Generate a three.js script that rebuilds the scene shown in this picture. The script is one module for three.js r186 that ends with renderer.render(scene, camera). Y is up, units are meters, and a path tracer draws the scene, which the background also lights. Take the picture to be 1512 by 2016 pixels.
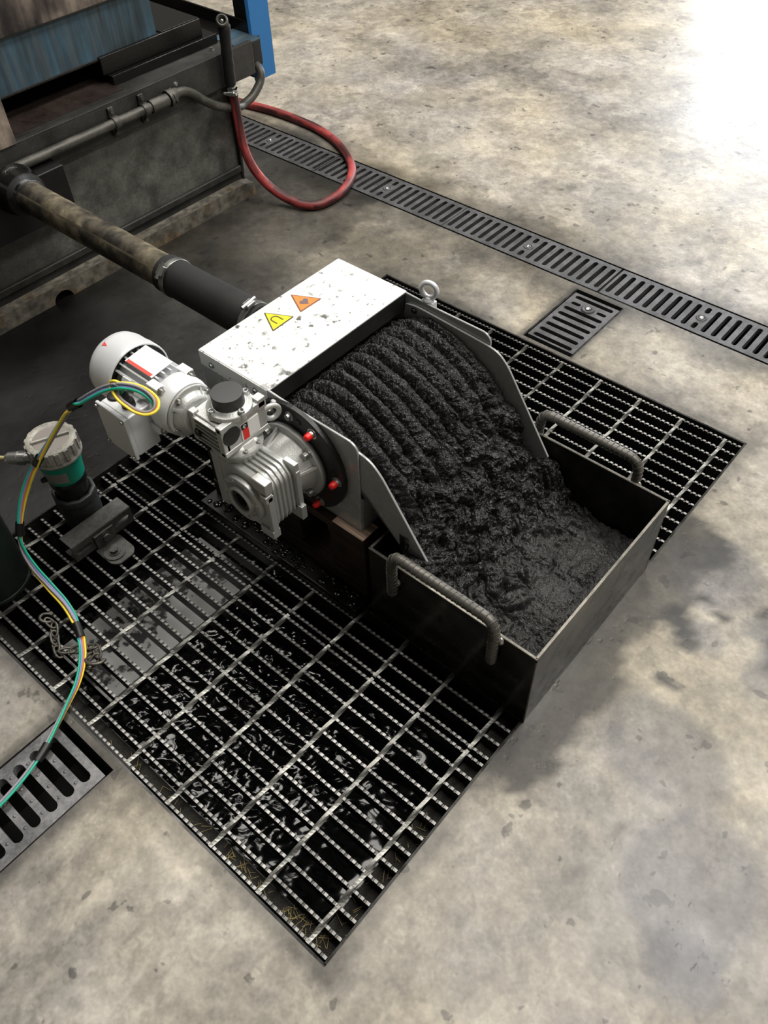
import * as THREE from 'three';
import { RoundedBoxGeometry } from 'three/addons/geometries/RoundedBoxGeometry.js';
import { ImprovedNoise } from 'three/addons/math/ImprovedNoise.js';
import { mergeGeometries, mergeVertices } from 'three/addons/utils/BufferGeometryUtils.js';
import { RectAreaLightUniformsLib } from 'three/addons/lights/RectAreaLightUniformsLib.js';

// ───────────────────────── camera, light, exposure ─────────────────────────
const scene = new THREE.Scene();
scene.background = new THREE.Color(0x000000);
const camera = new THREE.PerspectiveCamera(63.134, 1512 / 2016, 0.02, 60);
{
  const right = new THREE.Vector3(0.75864, -0.02426, -0.65106), down = new THREE.Vector3(0.48303, -0.64966, 0.58705), fwd = new THREE.Vector3(-0.43721, -0.75984, -0.48114);
  const m = new THREE.Matrix4().makeBasis(right, down.clone().negate(), fwd.clone().negate());
  camera.quaternion.setFromRotationMatrix(m);
  camera.position.set(0.2945, 1.249, 0.1372);
}
scene.add(camera);
const renderer = new THREE.WebGLRenderer({ antialias: true });
renderer.toneMapping = THREE.LinearToneMapping;
renderer.toneMappingExposure = 1.3;
renderer.shadowMap.enabled = true;
RectAreaLightUniformsLib.init();

const SKY_I = 11, WIN_I = 16;
const CEIL = 5.0;
// translucent roof lights [x, z, width, length, strength]; window [x, y, width, height, strength]
const SKYLIGHTS = [[-2.6, -2.6, 1.1, 4.6, 1.0], [0.6, -2.9, 1.1, 4.6, 1.0], [3.2, -2.4, 1.1, 4.2, 0.8]];  // last roof light is added to brighten the front floor
const WINDOW = [-1.65, 1.05, 1.7, 1.5, 1.0];
const HALL = { x0: -6, x1: 5, z0: -7, z1: 4.5 };

// ───────────────────────── helpers ─────────────────────────
let seed = 7;
const rnd = () => { seed = (seed * 1664525 + 1013904223) >>> 0; return seed / 4294967296; };
const V = (x, y, z) => new THREE.Vector3(x, y, z);
const used = {};
const numbered = n => { if (!(n in used)) { used[n] = 0; return n; } used[n]++; return n + '_' + String(used[n]).padStart(3, '0'); };
function thing(name, label, category, base = [0, 0, 0], group) {
  const o = new THREE.Group(); o.name = numbered(name); o.position.set(...base); scene.add(o);
  o.userData = { label, category }; if (group) o.userData.group = group; return o;
}
const toArr = g => Array.isArray(g) ? g : [g];
function norm(g) {
  g = g.index ? g.toNonIndexed() : g;
  for (const k of Object.keys(g.attributes)) if (!['position', 'normal', 'uv'].includes(k)) g.deleteAttribute(k);
  g.morphAttributes = {};
  if (!g.attributes.normal) g.computeVertexNormals();
  return g;
}
const merged = gs => { gs = toArr(gs).map(norm); return gs.length > 1 ? mergeGeometries(gs) : gs[0]; };
// box-projected uv in metres
function boxUV(g, s = 1) {
  const p = g.attributes.position, n = g.attributes.normal, uv = new Float32Array(p.count * 2);
  for (let i = 0; i < p.count; i++) {
    const ax = Math.abs(n.getX(i)), ay = Math.abs(n.getY(i)), az = Math.abs(n.getZ(i));
    let u, v;
    if (ay >= ax && ay >= az) { u = p.getX(i); v = p.getZ(i); } else if (ax >= az) { u = p.getZ(i); v = p.getY(i); } else { u = p.getX(i); v = p.getY(i); }
    uv[2 * i] = u * s; uv[2 * i + 1] = v * s;
  }
  g.setAttribute('uv', new THREE.BufferAttribute(uv, 2)); return g;
}
// geometry in world coordinates -> a named mesh below its thing (or part); the thing keeps its own base
function part(name, geos, material, parent, o = {}) {
  let g = merged(geos);
  if (!o.keepUV) boxUV(g);
  let root = parent; while (root && root.parent && root.parent !== scene) root = root.parent;
  if (root && root !== scene) g.translate(-root.position.x, -root.position.y, -root.position.z);
  const m = new THREE.Mesh(g, material); m.name = name; m.castShadow = m.receiveShadow = true;
  if (o.label) m.userData.label = o.label; if (o.kind) m.userData.kind = o.kind;
  parent.add(m); return m;
}
function single(name, geos, material, label, category, o = {}) {
  const g = merged(geos); if (!o.keepUV) boxUV(g);
  g.computeBoundingBox(); const b = g.boundingBox, c = [(b.min.x + b.max.x) / 2, b.min.y, (b.min.z + b.max.z) / 2];
  g.translate(-c[0], -c[1], -c[2]);
  const m = new THREE.Mesh(g, material); m.name = numbered(name); m.position.set(...c); m.castShadow = m.receiveShadow = true;
  m.userData = { label, category }; if (o.group) m.userData.group = o.group; if (o.kind) m.userData.kind = o.kind;
  scene.add(m); return m;
}
function struct(name, geos, material, label, o = {}) {
  const g = merged(geos); if (!o.keepUV) boxUV(g);
  const m = new THREE.Mesh(g, material); m.name = name; m.castShadow = m.receiveShadow = true;
  m.userData = { kind: 'structure', label }; scene.add(m); return m;
}
const box = (x0, x1, y0, y1, z0, z1, r = 0) => {
  const w = x1 - x0, h = y1 - y0, d = z1 - z0;
  const g = r > 0 ? new RoundedBoxGeometry(w, h, d, 2, Math.min(r, w / 2.01, h / 2.01, d / 2.01)) : new THREE.BoxGeometry(w, h, d);
  return g.translate((x0 + x1) / 2, (y0 + y1) / 2, (z0 + z1) / 2);
};
function orient(g, a, b) { // geometry along +y centred -> from a to b
  const d = b.clone().sub(a), q = new THREE.Quaternion().setFromUnitVectors(V(0, 1, 0), d.clone().normalize());
  return g.applyQuaternion(q).translate((a.x + b.x) / 2, (a.y + b.y) / 2, (a.z + b.z) / 2);
}
const cyl = (a, b, r0, r1 = r0, seg = 24, open = false) => orient(new THREE.CylinderGeometry(r1, r0, a.distanceTo(b), seg, 1, open), a, b);
const tube = (pts, r, n = 80, seg = 10, closed = false) => new THREE.TubeGeometry(pts.getPoint ? pts : new THREE.CatmullRomCurve3(pts.map(p => p.isVector3 ? p : V(...p)), closed, 'catmullrom', 0.5), n, r, seg, closed);
// lathe: profile [[r, h]...] around an axis from origin o
function lathe(prof, o, axis, seg = 40) {
  const g = new THREE.LatheGeometry(prof.map(p => new THREE.Vector2(Math.max(p[0], 1e-5), p[1])), seg);
  const q = new THREE.Quaternion().setFromUnitVectors(V(0, 1, 0), axis.clone().normalize());
  return g.applyQuaternion(q).translate(o.x, o.y, o.z);
}
function shape(pts, holes = []) {
  const s = new THREE.Shape(pts.map(p => new THREE.Vector2(...p)));
  for (const h of holes) s.holes.push(new THREE.Path(h.map(p => new THREE.Vector2(...p))));
  return s;
}
// polygon in (x, y), extruded in z from z0 to z1
const extXY = (pts, z0, z1, holes = [], bev = 0) => new THREE.ExtrudeGeometry(shape(pts, holes), bev ? { depth: z1 - z0 - 2 * bev, bevelEnabled: true, bevelSize: bev, bevelThickness: bev, bevelOffset: -bev, bevelSegments: 1, curveSegments: 6 } : { depth: z1 - z0, bevelEnabled: false }).translate(0, 0, z0 + bev);
// polygon in (x, z), extruded up from y0 to y1
const extXZ = (pts, y0, y1, holes = [], bev = 0) => extXY(pts.map(p => [p[0], -p[1]]), y0, y1, holes.map(h => h.map(p => [p[0], -p[1]])), bev).rotateX(-Math.PI / 2);
// polygon in (z, y), extruded in x
const extZY = (pts, x0, x1, holes = [], bev = 0) => extXY(pts.map(p => [-p[0], p[1]]), x0, x1, holes.map(h => h.map(p => [-p[0], p[1]])), bev).rotateY(Math.PI / 2);
const circlePts = (cx, cy, r, n = 32, a0 = 0) => Array.from({ length: n }, (_, i) => [cx + r * Math.cos(a0 + i / n * 2 * Math.PI), cy + r * Math.sin(a0 + i / n * 2 * Math.PI)]);
function roundPoly(pts, r, n = 4) { // round the corners of a polygon; r number or per-corner array
  const out = [];
  for (let i = 0; i < pts.length; i++) {
    const rr = Array.isArray(r) ? r[i] : r, p = pts[i], a = pts[(i + pts.length - 1) % pts.length], b = pts[(i + 1) % pts.length];
    if (!rr) { out.push(p); continue; }
    const la = Math.hypot(a[0] - p[0], a[1] - p[1]), lb = Math.hypot(b[0] - p[0], b[1] - p[1]), t = Math.min(rr, la / 2, lb / 2);
    const s = [p[0] + (a[0] - p[0]) / la * t, p[1] + (a[1] - p[1]) / la * t], e = [p[0] + (b[0] - p[0]) / lb * t, p[1] + (b[1] - p[1]) / lb * t];
    for (let k = 0; k <= n; k++) { const u = k / n; out.push([(1 - u) ** 2 * s[0] + 2 * u * (1 - u) * p[0] + u * u * e[0], (1 - u) ** 2 * s[1] + 2 * u * (1 - u) * p[1] + u * u * e[1]]); }
  }
  return out;
}
const hexBolt = (p, axis, r, h, washer = true) => {
  const a = axis.clone().normalize(), g = [cyl(p, p.clone().addScaledVector(a, h), r, r * 0.96, 6)];
  if (washer) g.push(cyl(p, p.clone().addScaledVector(a, h * 0.25), r * 1.35, r * 1.35, 18));
  return merged(g);
};
const capScrew = (p, axis, r, h) => { // socket head
  const a = axis.clone().normalize();
  return lathe([[0, 0], [r, 0], [r, h * 0.9], [r * 0.9, h], [r * 0.5, h], [r * 0.5, h * 0.5], [0, h * 0.5]], p, a, 14);
};
const clamp01 = t => Math.max(0, Math.min(1, t));
const sstep = (a, b, t) => { t = clamp01((t - a) / (b - a)); return t * t * (3 - 2 * t); };
const lerp = (a, b, t) => a + (b - a) * t;

// periodic value noise for textures
const RT = new Float32Array(65536); for (let i = 0; i < 65536; i++) RT[i] = rnd();
function pn(x, y, px, py, s) {
  const ix = Math.floor(x), iy = Math.floor(y); let fx = x - ix, fy = y - iy; fx = fx * fx * (3 - 2 * fx); fy = fy * fy * (3 - 2 * fy);
  const x0 = ((ix % px) + px) % px, x1 = (x0 + 1) % px, y0 = ((iy % py) + py) % py, y1 = (y0 + 1) % py;
  const h = (a, b) => RT[(a * 73 + b * 1031 + s * 7919) & 65535];
  const a = h(x0, y0), b = h(x1, y0), c = h(x0, y1), d = h(x1, y1);
  return a + (b - a) * fx + (c - a) * fy + (a - b - c + d) * fx * fy;
}
function pfbm(u, v, p, oct, s = 0, py = p) { let a = 0.5, t = 0, w = 0; for (let o = 0; o < oct; o++) { t += a * pn(u * p, v * py, p, py, s + o * 17); w += a; a *= 0.55; p *= 2; py *= 2; } return t / w; }
function mkTex(n, f, rep, srgb = true) { // f(u, v) -> [r, g, b] 0..1
  const d = new Uint8Array(n * n * 4);
  for (let j = 0; j < n; j++) for (let i = 0; i < n; i++) { const c = f(i / n, j / n), k = (j * n + i) * 4; d[k] = 255 * clamp01(c[0]); d[k + 1] = 255 * clamp01(c[1]); d[k + 2] = 255 * clamp01(c[2]); d[k + 3] = 255; }
  const t = new THREE.DataTexture(d, n, n, THREE.RGBAFormat); t.wrapS = t.wrapT = THREE.RepeatWrapping; t.magFilter = THREE.LinearFilter; t.minFilter = THREE.LinearMipmapLinearFilter; t.generateMipmaps = true;
  if (srgb) t.colorSpace = THREE.SRGBColorSpace; t.repeat.set(rep[0], rep[1]); t.needsUpdate = true; return t;
}
const g3 = v => [v, v, v];
const perlin = new ImprovedNoise();
const fbm3 = (x, y, z, oct = 4) => { let a = 0.5, s = 0; for (let o = 0; o < oct; o++) { s += a * perlin.noise(x, y, z); x *= 2.03; y *= 2.03; z *= 2.03; a *= 0.5; } return s; };

// ───────────────────────── materials ─────────────────────────
const STD = o => new THREE.MeshStandardMaterial(o);
const concreteMap = mkTex(2048, (u, v) => {
  const wu = u + 0.030 * (pfbm(u, v, 11, 4, 201) - 0.5), wv = v + 0.030 * (pfbm(u, v, 11, 4, 207) - 0.5);
  const big = pfbm(wu, wv, 4, 6, 1), mid = pfbm(wu, wv, 15, 6, 2), fine = pfbm(u, v, 110, 4, 3), grain = pfbm(u, v, 420, 2, 5);
  let b = 0.70 + (big - 0.5) * 0.30 + (mid - 0.5) * 0.32 + (fine - 0.5) * 0.24 + (grain - 0.5) * 0.12;
  const blot = pfbm(wu, wv, 26, 6, 9), speck = pfbm(wu * 1.0, wv, 70, 4, 12);
  b -= 0.06 * sstep(0.58, 0.64, blot) + 0.20 * sstep(0.75, 0.80, speck);
  b += 0.06 * sstep(0.56, 0.62, pfbm(wu, wv, 21, 6, 19));
  const warm = pfbm(wu, wv, 6, 5, 31) - 0.5;
  return [b * (1.0 + 0.06 * warm), b * 0.965, b * (0.875 - 0.16 * warm)];
}, [0.5, 0.5]);
const concreteBump = mkTex(1024, (u, v) => g3(0.5 + 0.5 * (pfbm(u, v, 60, 5, 5) - 0.5) - 0.3 * sstep(0.74, 0.84, pfbm(u, v, 90, 3, 6))), [0.8, 0.8], false);
const concreteRough = mkTex(512, (u, v) => g3(0.52 + 0.5 * (pfbm(u, v, 8, 5, 77) - 0.5)), [0.7, 0.7], false);
const M = {};
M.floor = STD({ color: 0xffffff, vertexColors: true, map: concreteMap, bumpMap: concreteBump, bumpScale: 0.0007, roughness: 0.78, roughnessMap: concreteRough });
const grimeMap = mkTex(512, (u, v) => { const a = pfbm(u, v, 6, 5, 41), b = pfbm(u, v, 60, 3, 42); return g3(0.72 + 0.5 * (a - 0.5) + 0.25 * (b - 0.5)); }, [4, 4]);
const grimeRough = mkTex(512, (u, v) => g3(0.5 + 0.7 * (pfbm(u, v, 9, 5, 43) - 0.5)), [5, 5], false);
const castBump = mkTex(512, (u, v) => g3(pfbm(u, v, 90, 3, 51)), [8, 8], false);
M.wallPaint = STD({ color: 0x5c5c58, roughness: 0.8 });
M.ceiling = STD({ color: 0x6c6c6a, roughness: 0.85 });
M.pitWall = STD({ color: 0x2c2c2a, roughness: 0.75, map: grimeMap });
M.angle = STD({ color: 0x3a3935, roughness: 0.6, metalness: 0.3, map: grimeMap, roughnessMap: grimeRough });
M.galv = STD({ color: 0xc4c4bc, metalness: 0.65, roughness: 0.42, map: grimeMap });
M.bar = STD({ color: 0xffffff, vertexColors: true, metalness: 0.35, roughness: 0.42, map: grimeMap });
M.galvShadedOily = STD({ color: 0x807f79, metalness: 0.6, roughness: 0.42, map: grimeMap });  // galvanised colour darkened for the shade of the machine and some oil
M.galvDark = STD({ color: 0x4c4b47, metalness: 0.6, roughness: 0.5, map: grimeMap });
M.castIron = STD({ color: 0x6a6a6c, metalness: 0.35, roughness: 0.55, map: grimeMap, bumpMap: castBump, bumpScale: 0.0004 });
M.castIron2 = STD({ color: 0x98989a, metalness: 0.45, roughness: 0.5, map: grimeMap });
M.screw = STD({ color: 0xb5b5b2, metalness: 0.9, roughness: 0.3 });
const coverMap = mkTex(1024, (u, v) => {
  const a = pfbm(u, v, 26, 5, 61), m = pfbm(u, v, 5, 3, 62), big = pfbm(u, v, 4, 4, 63);
  let b = 0.93 + 0.05 * (big - 0.5); const fr = 0.45 + 0.75 * sstep(0.50, 0.80, u); b -= 0.55 * sstep(0.70 - 0.08 * fr, 0.80 - 0.07 * fr, a) * sstep(0.50, 0.66, m + 0.08 * fr); b -= 0.35 * sstep(0.765, 0.81, pfbm(u, v, 60, 3, 64));
  return [b, b, b * 0.99];
}, [2.4, 2.4]);
M.cover = STD({ color: 0xe4e5e4, roughness: 0.5, metalness: 0.1, map: coverMap });
M.plate = STD({ color: 0xa8aaa9, roughness: 0.5, metalness: 0.2, roughnessMap: grimeRough });
M.plateDirty = STD({ color: 0x77797a, roughness: 0.5, metalness: 0.35, map: grimeMap });
M.motorPaint = STD({ color: 0xdcdee0, roughness: 0.38, metalness: 0.25 });
M.castAlu = STD({ color: 0xc2c3c0, roughness: 0.42, metalness: 0.6, bumpMap: castBump, bumpScale: 0.0002 });
M.black = STD({ color: 0x0b0b0b, roughness: 0.45 });
M.blackGrey = STD({ color: 0x3a3a3b, roughness: 0.5 });
M.rubber = STD({ color: 0x1c1c1b, roughness: 0.72, map: grimeMap });
M.red = STD({ color: 0xe31b14, roughness: 0.4 });
M.white = STD({ color: 0xe6e6e4, roughness: 0.5 });
M.redLabel = STD({ color: 0xd8483f, roughness: 0.5 });
M.yellow = STD({ color: 0xf4e312, roughness: 0.5 });
M.orange = STD({ color: 0xf08436, roughness: 0.5 });
M.stickerEdge = STD({ color: 0x4a4326, roughness: 0.5 });
M.stickerEdge2 = STD({ color: 0x7a5240, roughness: 0.5 });
M.symbol = STD({ color: 0x5a5210, roughness: 0.5 });
M.symbolGrey = STD({ color: 0x6b5c62, roughness: 0.5 });
const binMap = mkTex(1024, (u, v) => {
  const a = pfbm(u, v, 5, 5, 71), b = pfbm(u, v, 40, 3, 72), c = pfbm(u, v, 8, 5, 73, 3);
  let t = 0.40 + 0.55 * (a - 0.5) + 0.12 * (b - 0.5) + 0.3 * (c - 0.5); return [t * 1.02, t, t * 0.94];
}, [3, 3]);
M.bin = STD({ color: 0x85837e, roughness: 0.45, metalness: 0.55, map: binMap, roughnessMap: grimeRough });
M.binEdge = STD({ color: 0x9a968c, roughness: 0.4, metalness: 0.7, map: grimeMap });
M.rebar = STD({ color: 0x8a8780, roughness: 0.5, metalness: 0.6, map: grimeMap });
M.weld = STD({ color: 0xb8b6b0, roughness: 0.35, metalness: 0.8 });
const mudBump = mkTex(1024, (u, v) => { const a = pfbm(u, v, 70, 3, 81), b = pfbm(u, v, 240, 2, 82); return g3(0.6 * a + 0.4 * b); }, [5, 5], false);
const mudMap = mkTex(1024, (u, v) => { const a = pfbm(u, v, 8, 5, 83), b = pfbm(u, v, 120, 2, 84); const sp = pfbm(u, v, 64, 3, 86); return g3(0.125 + 0.10 * (a - 0.5) + 0.12 * (b - 0.5) + 0.30 * sstep(0.58, 0.80, sp)); }, [5, 5]);
M.mud = STD({ color: 0xd8d6d4, roughness: 0.27, map: mudMap, bumpMap: mudBump, bumpScale: 0.0034 });
M.mudBin = STD({ color: 0x3a3a39, roughness: 0.4, bumpMap: mudBump, bumpScale: 0.0030, map: grimeMap });
M.water = new THREE.MeshPhysicalMaterial({ color: 0x050606, roughness: 0.08, ior: 1.33 });
M.sheet = STD({ color: 0xc8c9c6, roughness: 0.6, map: mkTex(512, (u, v) => { const a = pfbm(u, v, 7, 5, 91), m = pfbm(u, v, 24, 4, 92); const t = 0.85 - 0.75 * sstep(0.5, 0.62, a * 0.6 + m * 0.4); return g3(t); }, [3, 3]) });
const woodMap = mkTex(512, (u, v) => { const a = pfbm(u, v, 3, 4, 95, 60), b = pfbm(u, v, 6, 4, 96); const t = 0.5 + 0.6 * (a - 0.5) + 0.35 * (b - 0.5); return [t, t * 0.82, t * 0.66]; }, [6, 6]);
M.woodLight = STD({ color: 0xffffff, roughness: 0.75, map: mkTex(512, (u, v) => { const a = pfbm(u, v, 4, 3, 97, 90); const t = 0.86 + 0.7 * (a - 0.5); return [t, t * 0.86, t * 0.76]; }, [5, 5]) });
M.woodDark = STD({ color: 0x66564a, roughness: 0.6, map: woodMap });
M.woodWet = STD({ color: 0x1a1716, roughness: 0.28, map: woodMap });
const blueMap = mkTex(1024, (u, v) => { // oily streaks running down over blue paint (v is height)
  const st = pfbm(u, v, 34, 4, 101, 3), big = pfbm(u, v, 5, 4, 102), f = pfbm(u, v, 90, 3, 103, 9);
  const d = clamp01(1.25 * (0.55 * st + 0.75 * big + 0.15 * f) - 0.38);
  const gy = 0.5 * sstep(0.5, 0.7, pfbm(u, v, 60, 3, 104, 4)); return [lerp(lerp(0.10, 0.27, d) + 0.05 * f, 0.36, gy), lerp(lerp(0.10, 0.42, d) + 0.04 * f, 0.38, gy), lerp(lerp(0.11, 0.53, d), 0.40, gy)];
}, [1.6, 1.6]);
M.blueOily = STD({ color: 0xffffff, roughness: 0.45, map: blueMap });
M.blue = STD({ color: 0x2a76b8, roughness: 0.45 });
M.dirtyPanel = STD({ color: 0xe0d8ce, roughness: 0.5, map: mkTex(512, (u, v) => { const a = pfbm(u, v, 6, 5, 105), b = pfbm(u, v, 30, 3, 106, 4); const t = clamp01(2.2 * (a * 0.7 + b * 0.3) - 0.65); return [lerp(0.16, 0.80, t), lerp(0.15, 0.76, t), lerp(0.16, 0.72, t)]; }, [2, 2]) });
M.oilBlack = STD({ color: 0x121110, roughness: 0.16, bumpMap: castBump, bumpScale: 0.0004 });
M.oilBlackDull = STD({ color: 0x161514, roughness: 0.5, map: grimeMap });
M.tank = STD({ color: 0x7a7b74, roughness: 0.6, map: grimeMap, roughnessMap: grimeRough });
M.tankDark = STD({ color: 0x2b2b2a, roughness: 0.5, map: grimeMap });
M.beam = STD({ color: 0x474643, roughness: 0.5, map: grimeMap });
const rustMap = mkTex(512, (u, v) => { const a = pfbm(u, v, 5, 5, 111), b = pfbm(u, v, 24, 3, 112); const t = 0.55 + 0.5 * (b - 0.5), r = 0.6 * sstep(0.55, 0.75, a); return [t * lerp(0.85, 0.95, r), t * lerp(0.83, 0.74, r), t * lerp(0.78, 0.52, r)]; }, [3, 3]);
M.plinth = STD({ color: 0xcac6be, roughness: 0.7, map: rustMap });
const pipeMap = mkTex(512, (u, v) => { const a = pfbm(u, v, 5, 5, 121), b = pfbm(u, v, 20, 4, 122); const t = clamp01(2.6 * (a * 0.65 + b * 0.35) - 0.85); return [lerp(0.16, 0.68, t), lerp(0.15, 0.64, t), lerp(0.14, 0.55, t)]; }, [3.2, 3.2]);
M.pipeSteel = STD({ color: 0xd0cdc4, roughness: 0.5, metalness: 0.15, map: pipeMap });
M.conduit = STD({ color: 0x75736c, roughness: 0.5, metalness: 0.4, map: grimeMap });
M.redHose = STD({ color: 0xa8403e, roughness: 0.55, map: mkTex(512, (u, v) => { const a = pfbm(u, v, 5, 5, 125); const t = clamp01(2.6 * a - 0.7); return [lerp(0.30, 1, t), lerp(0.28, 1, t), lerp(0.28, 1, t)]; }, [3, 3]) });
M.teal = STD({ color: 0x0d8f76, roughness: 0.4 });
M.sensorCap = STD({ color: 0xc9c6ba, roughness: 0.5, map: grimeMap });
M.smoky = new THREE.MeshPhysicalMaterial({ color: 0x9a948f, roughness: 0.25, transmission: 0.25, thickness: 0, metalness: 0 });
M.sensorBlack = STD({ color: 0x101010, roughness: 0.35 });
M.pvc = STD({ color: 0x3b3c3e, roughness: 0.5, map: grimeMap });
M.strut = STD({ color: 0x676763, roughness: 0.55, metalness: 0.35, map: grimeMap });
M.greenDark = STD({ color: 0x12211a, roughness: 0.45, map: grimeMap });
M.chain = STD({ color: 0x8a867c, roughness: 0.5, metalness: 0.7, map: grimeMap });
M.straw = STD({ color: 0x9a8a5a, roughness: 0.8 });
M.debris = STD({ color: 0x33302a, roughness: 0.85, map: grimeMap, bumpMap: castBump, bumpScale: 0.003 });
M.brass = STD({ color: 0xa39a6a, roughness: 0.45, metalness: 0.3 });

// ───────────────────────── the hall ─────────────────────────
const FY = 0.004;                         // floor level; the grating top is at y = 0
const PIT = { x0: -0.947, x1: 0.040, z0: -1.274, z1: 0.010 };
const LONG = { x0: -4.0, x1: 3.0, z0: -1.676, z1: -1.540 };
const LINK = { x0: -0.530, x1: -0.393, z0: -1.524, z1: -1.284 };
const LEFT = { x0: -0.545, x1: -0.403, z0: 0.022, z1: 2.6 };
const HOLES = [PIT, LONG, LINK, LEFT];
{
  const lines = (a, b, f0, f1, step, coarse, extra) => {
    const s = new Set(extra.map(v => +v.toFixed(4)));
    for (let v = a; v <= b + 1e-6; v += coarse) if (v < f0 || v > f1) s.add(+v.toFixed(4));
    for (let v = f0; v <= f1 + 1e-6; v += step) { const q = +v.toFixed(4); if (!extra.some(e => Math.abs(e - q) < 0.003)) s.add(q); }
    s.add(b); return [...s].sort((p, q) => p - q);
  };
  const xs = lines(HALL.x0, HALL.x1, -3.4, 0.8, 0.016, 0.4, HOLES.flatMap(h => [h.x0, h.x1])), zs = lines(HALL.z0, HALL.z1, -3.9, 0.6, 0.016, 0.4, HOLES.flatMap(h => [h.z0, h.z1]));
  const nx = xs.length, nz = zs.length, pos = [], col = [], uv = [], idx = [];
  const blob = (x, z, cx, cz, rx, rz, wob = 0.35, f = 9) => { const d = Math.hypot((x - cx) / rx, (z - cz) / rz) + wob * fbm3(x * f, 0.7, z * f, 4) * 1.6; return 1 - sstep(0.75, 1.1, d); };
  const bluish = [[0.15, -0.93, 0.10, 0.09], [0.24, -0.55, 0.12, 0.09], [0.36, -0.40, 0.10, 0.12], [0.18, -0.78, 0.05, 0.04], [0.27, -0.86, 0.06, 0.03], [0.30, -0.80, 0.03, 0.07], [0.40, -0.30, 0.06, 0.05]];
  const segD = (x, z, x0, z0, x1, z1) => { const dx = x1 - x0, dz = z1 - z0, t = clamp01(((x - x0) * dx + (z - z0) * dz) / (dx * dx + dz * dz)); return Math.hypot(x - x0 - t * dx, z - z0 - t * dz); };
  for (const z of zs) for (const x of xs) {
    let r = 1, g = 1, b = 1; const mul = (k, cr = 1, cg = 1, cb = 1) => { r *= lerp(1, k * cr, 1); g *= k * cg; b *= k * cb; };
    const n1 = fbm3(x * 2.2, 3.1, z * 2.2, 5), n2 = fbm3(x * 7, 8.1, z * 7, 5);
    // old oil in the concrete, with the shadow of the tank painted in
    const d = Math.hypot((x + 1.35) / 1.0, (z + 0.25) / 1.25) + 0.30 * n1 + 0.12 * n2;
    let oil = 1 - sstep(0.25, 1.15, d);
    oil = Math.max(oil * 0.93 * (1 - 0.85 * sstep(-0.12, 0.02, z + 0.05 * n1)), 0.55 * blob(x, z, -1.55, -1.30, 0.55, 0.40, 0.5, 4), 0.35 * blob(x, z, -1.1, -1.25, 0.55, 0.25, 0.5, 4));
    mul(1 - oil, 1, 1 + 0.02 * oil, 1 + 0.05 * oil);
    // damp film around the bin, the pit edge and the drains
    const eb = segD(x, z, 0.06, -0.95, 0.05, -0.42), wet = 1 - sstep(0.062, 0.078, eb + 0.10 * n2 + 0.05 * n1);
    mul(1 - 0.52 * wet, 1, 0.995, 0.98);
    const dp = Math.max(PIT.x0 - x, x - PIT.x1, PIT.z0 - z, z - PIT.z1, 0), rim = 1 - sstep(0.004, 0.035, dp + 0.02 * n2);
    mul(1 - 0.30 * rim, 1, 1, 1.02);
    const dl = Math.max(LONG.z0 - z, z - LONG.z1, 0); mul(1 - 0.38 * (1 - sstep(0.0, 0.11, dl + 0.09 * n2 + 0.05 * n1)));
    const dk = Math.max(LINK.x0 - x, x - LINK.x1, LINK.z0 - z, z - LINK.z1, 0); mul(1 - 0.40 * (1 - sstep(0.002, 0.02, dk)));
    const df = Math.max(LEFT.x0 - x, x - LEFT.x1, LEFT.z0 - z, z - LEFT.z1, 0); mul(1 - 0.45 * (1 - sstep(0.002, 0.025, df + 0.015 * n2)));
    for (const [cx, cz, rx, rz] of bluish) { const k = blob(x, z, cx, cz, rx, rz); mul(1 - 0.24 * k, 1 - 0.02 * k, 1, 1 + 0.07 * k); }
    // dark scuffs and tyre prints
    for (const [ax, az, bx, bz, w, s] of [[0.13, -0.80, 0.17, -0.76, 0.022, 0.55], [0.15, -0.86, 0.24, -0.83, 0.006, 0.6], [0.27, -0.90, 0.30, -0.80, 0.012, 0.5], [0.26, -0.93, 0.24, -0.88, 0.008, 0.7], [0.17, -0.665, 0.19, -0.67, 0.012, 0.6], [0.10, -0.36, 0.02, -0.30, 0.006, 0.35], [0.25, -0.42, 0.23, -0.30, 0.004, 0.3]]) {
      const q = segD(x, z, ax, az, bx, bz); mul(1 - Math.min(0.8, s * 1.2) * (1 - sstep(w * 0.4, w * 1.3, q + 0.014 * n2)));
    }
    // broad mottling; greyer at far right, browner towards the near right
    mul(1 + 0.09 * n1 + 0.10 * n2, 1.0, 1.0, 1.0);
    const br = sstep(0.0, 0.5, x + 0.2 * n1) * sstep(-0.9, -0.1, z); mul(1 - 0.10 * br, 1, 1 - 0.02 * br, 1 - 0.05 * br);
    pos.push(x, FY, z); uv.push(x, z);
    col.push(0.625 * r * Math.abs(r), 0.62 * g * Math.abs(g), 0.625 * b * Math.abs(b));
  }
  const inHole = (x, z) => HOLES.some(h => x > h.x0 && x < h.x1 && z > h.z0 && z < h.z1);
  for (let j = 0; j < nz - 1; j++) for (let i = 0; i < nx - 1; i++) {
    if (inHole((xs[i] + xs[i + 1]) / 2, (zs[j] + zs[j + 1]) / 2)) continue;
    const a = j * nx + i, b = a + 1, c = a + nx, d = c + 1; idx.push(a, c, b, b, c, d);
  }
  const g = new THREE.BufferGeometry();
  g.setAttribute('position', new THREE.Float32BufferAttribute(pos, 3)); g.setAttribute('color', new THREE.Float32BufferAttribute(col, 3)); g.setAttribute('uv', new THREE.Float32BufferAttribute(uv, 2)); g.setIndex(idx); g.computeVertexNormals();
  const m = new THREE.Mesh(g, M.floor); m.name = 'floor'; m.receiveShadow = true; m.userData = { kind: 'structure', label: 'worn grey beige concrete workshop floor with oil stains and painted tank shadow' }; scene.add(m);
}
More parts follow.
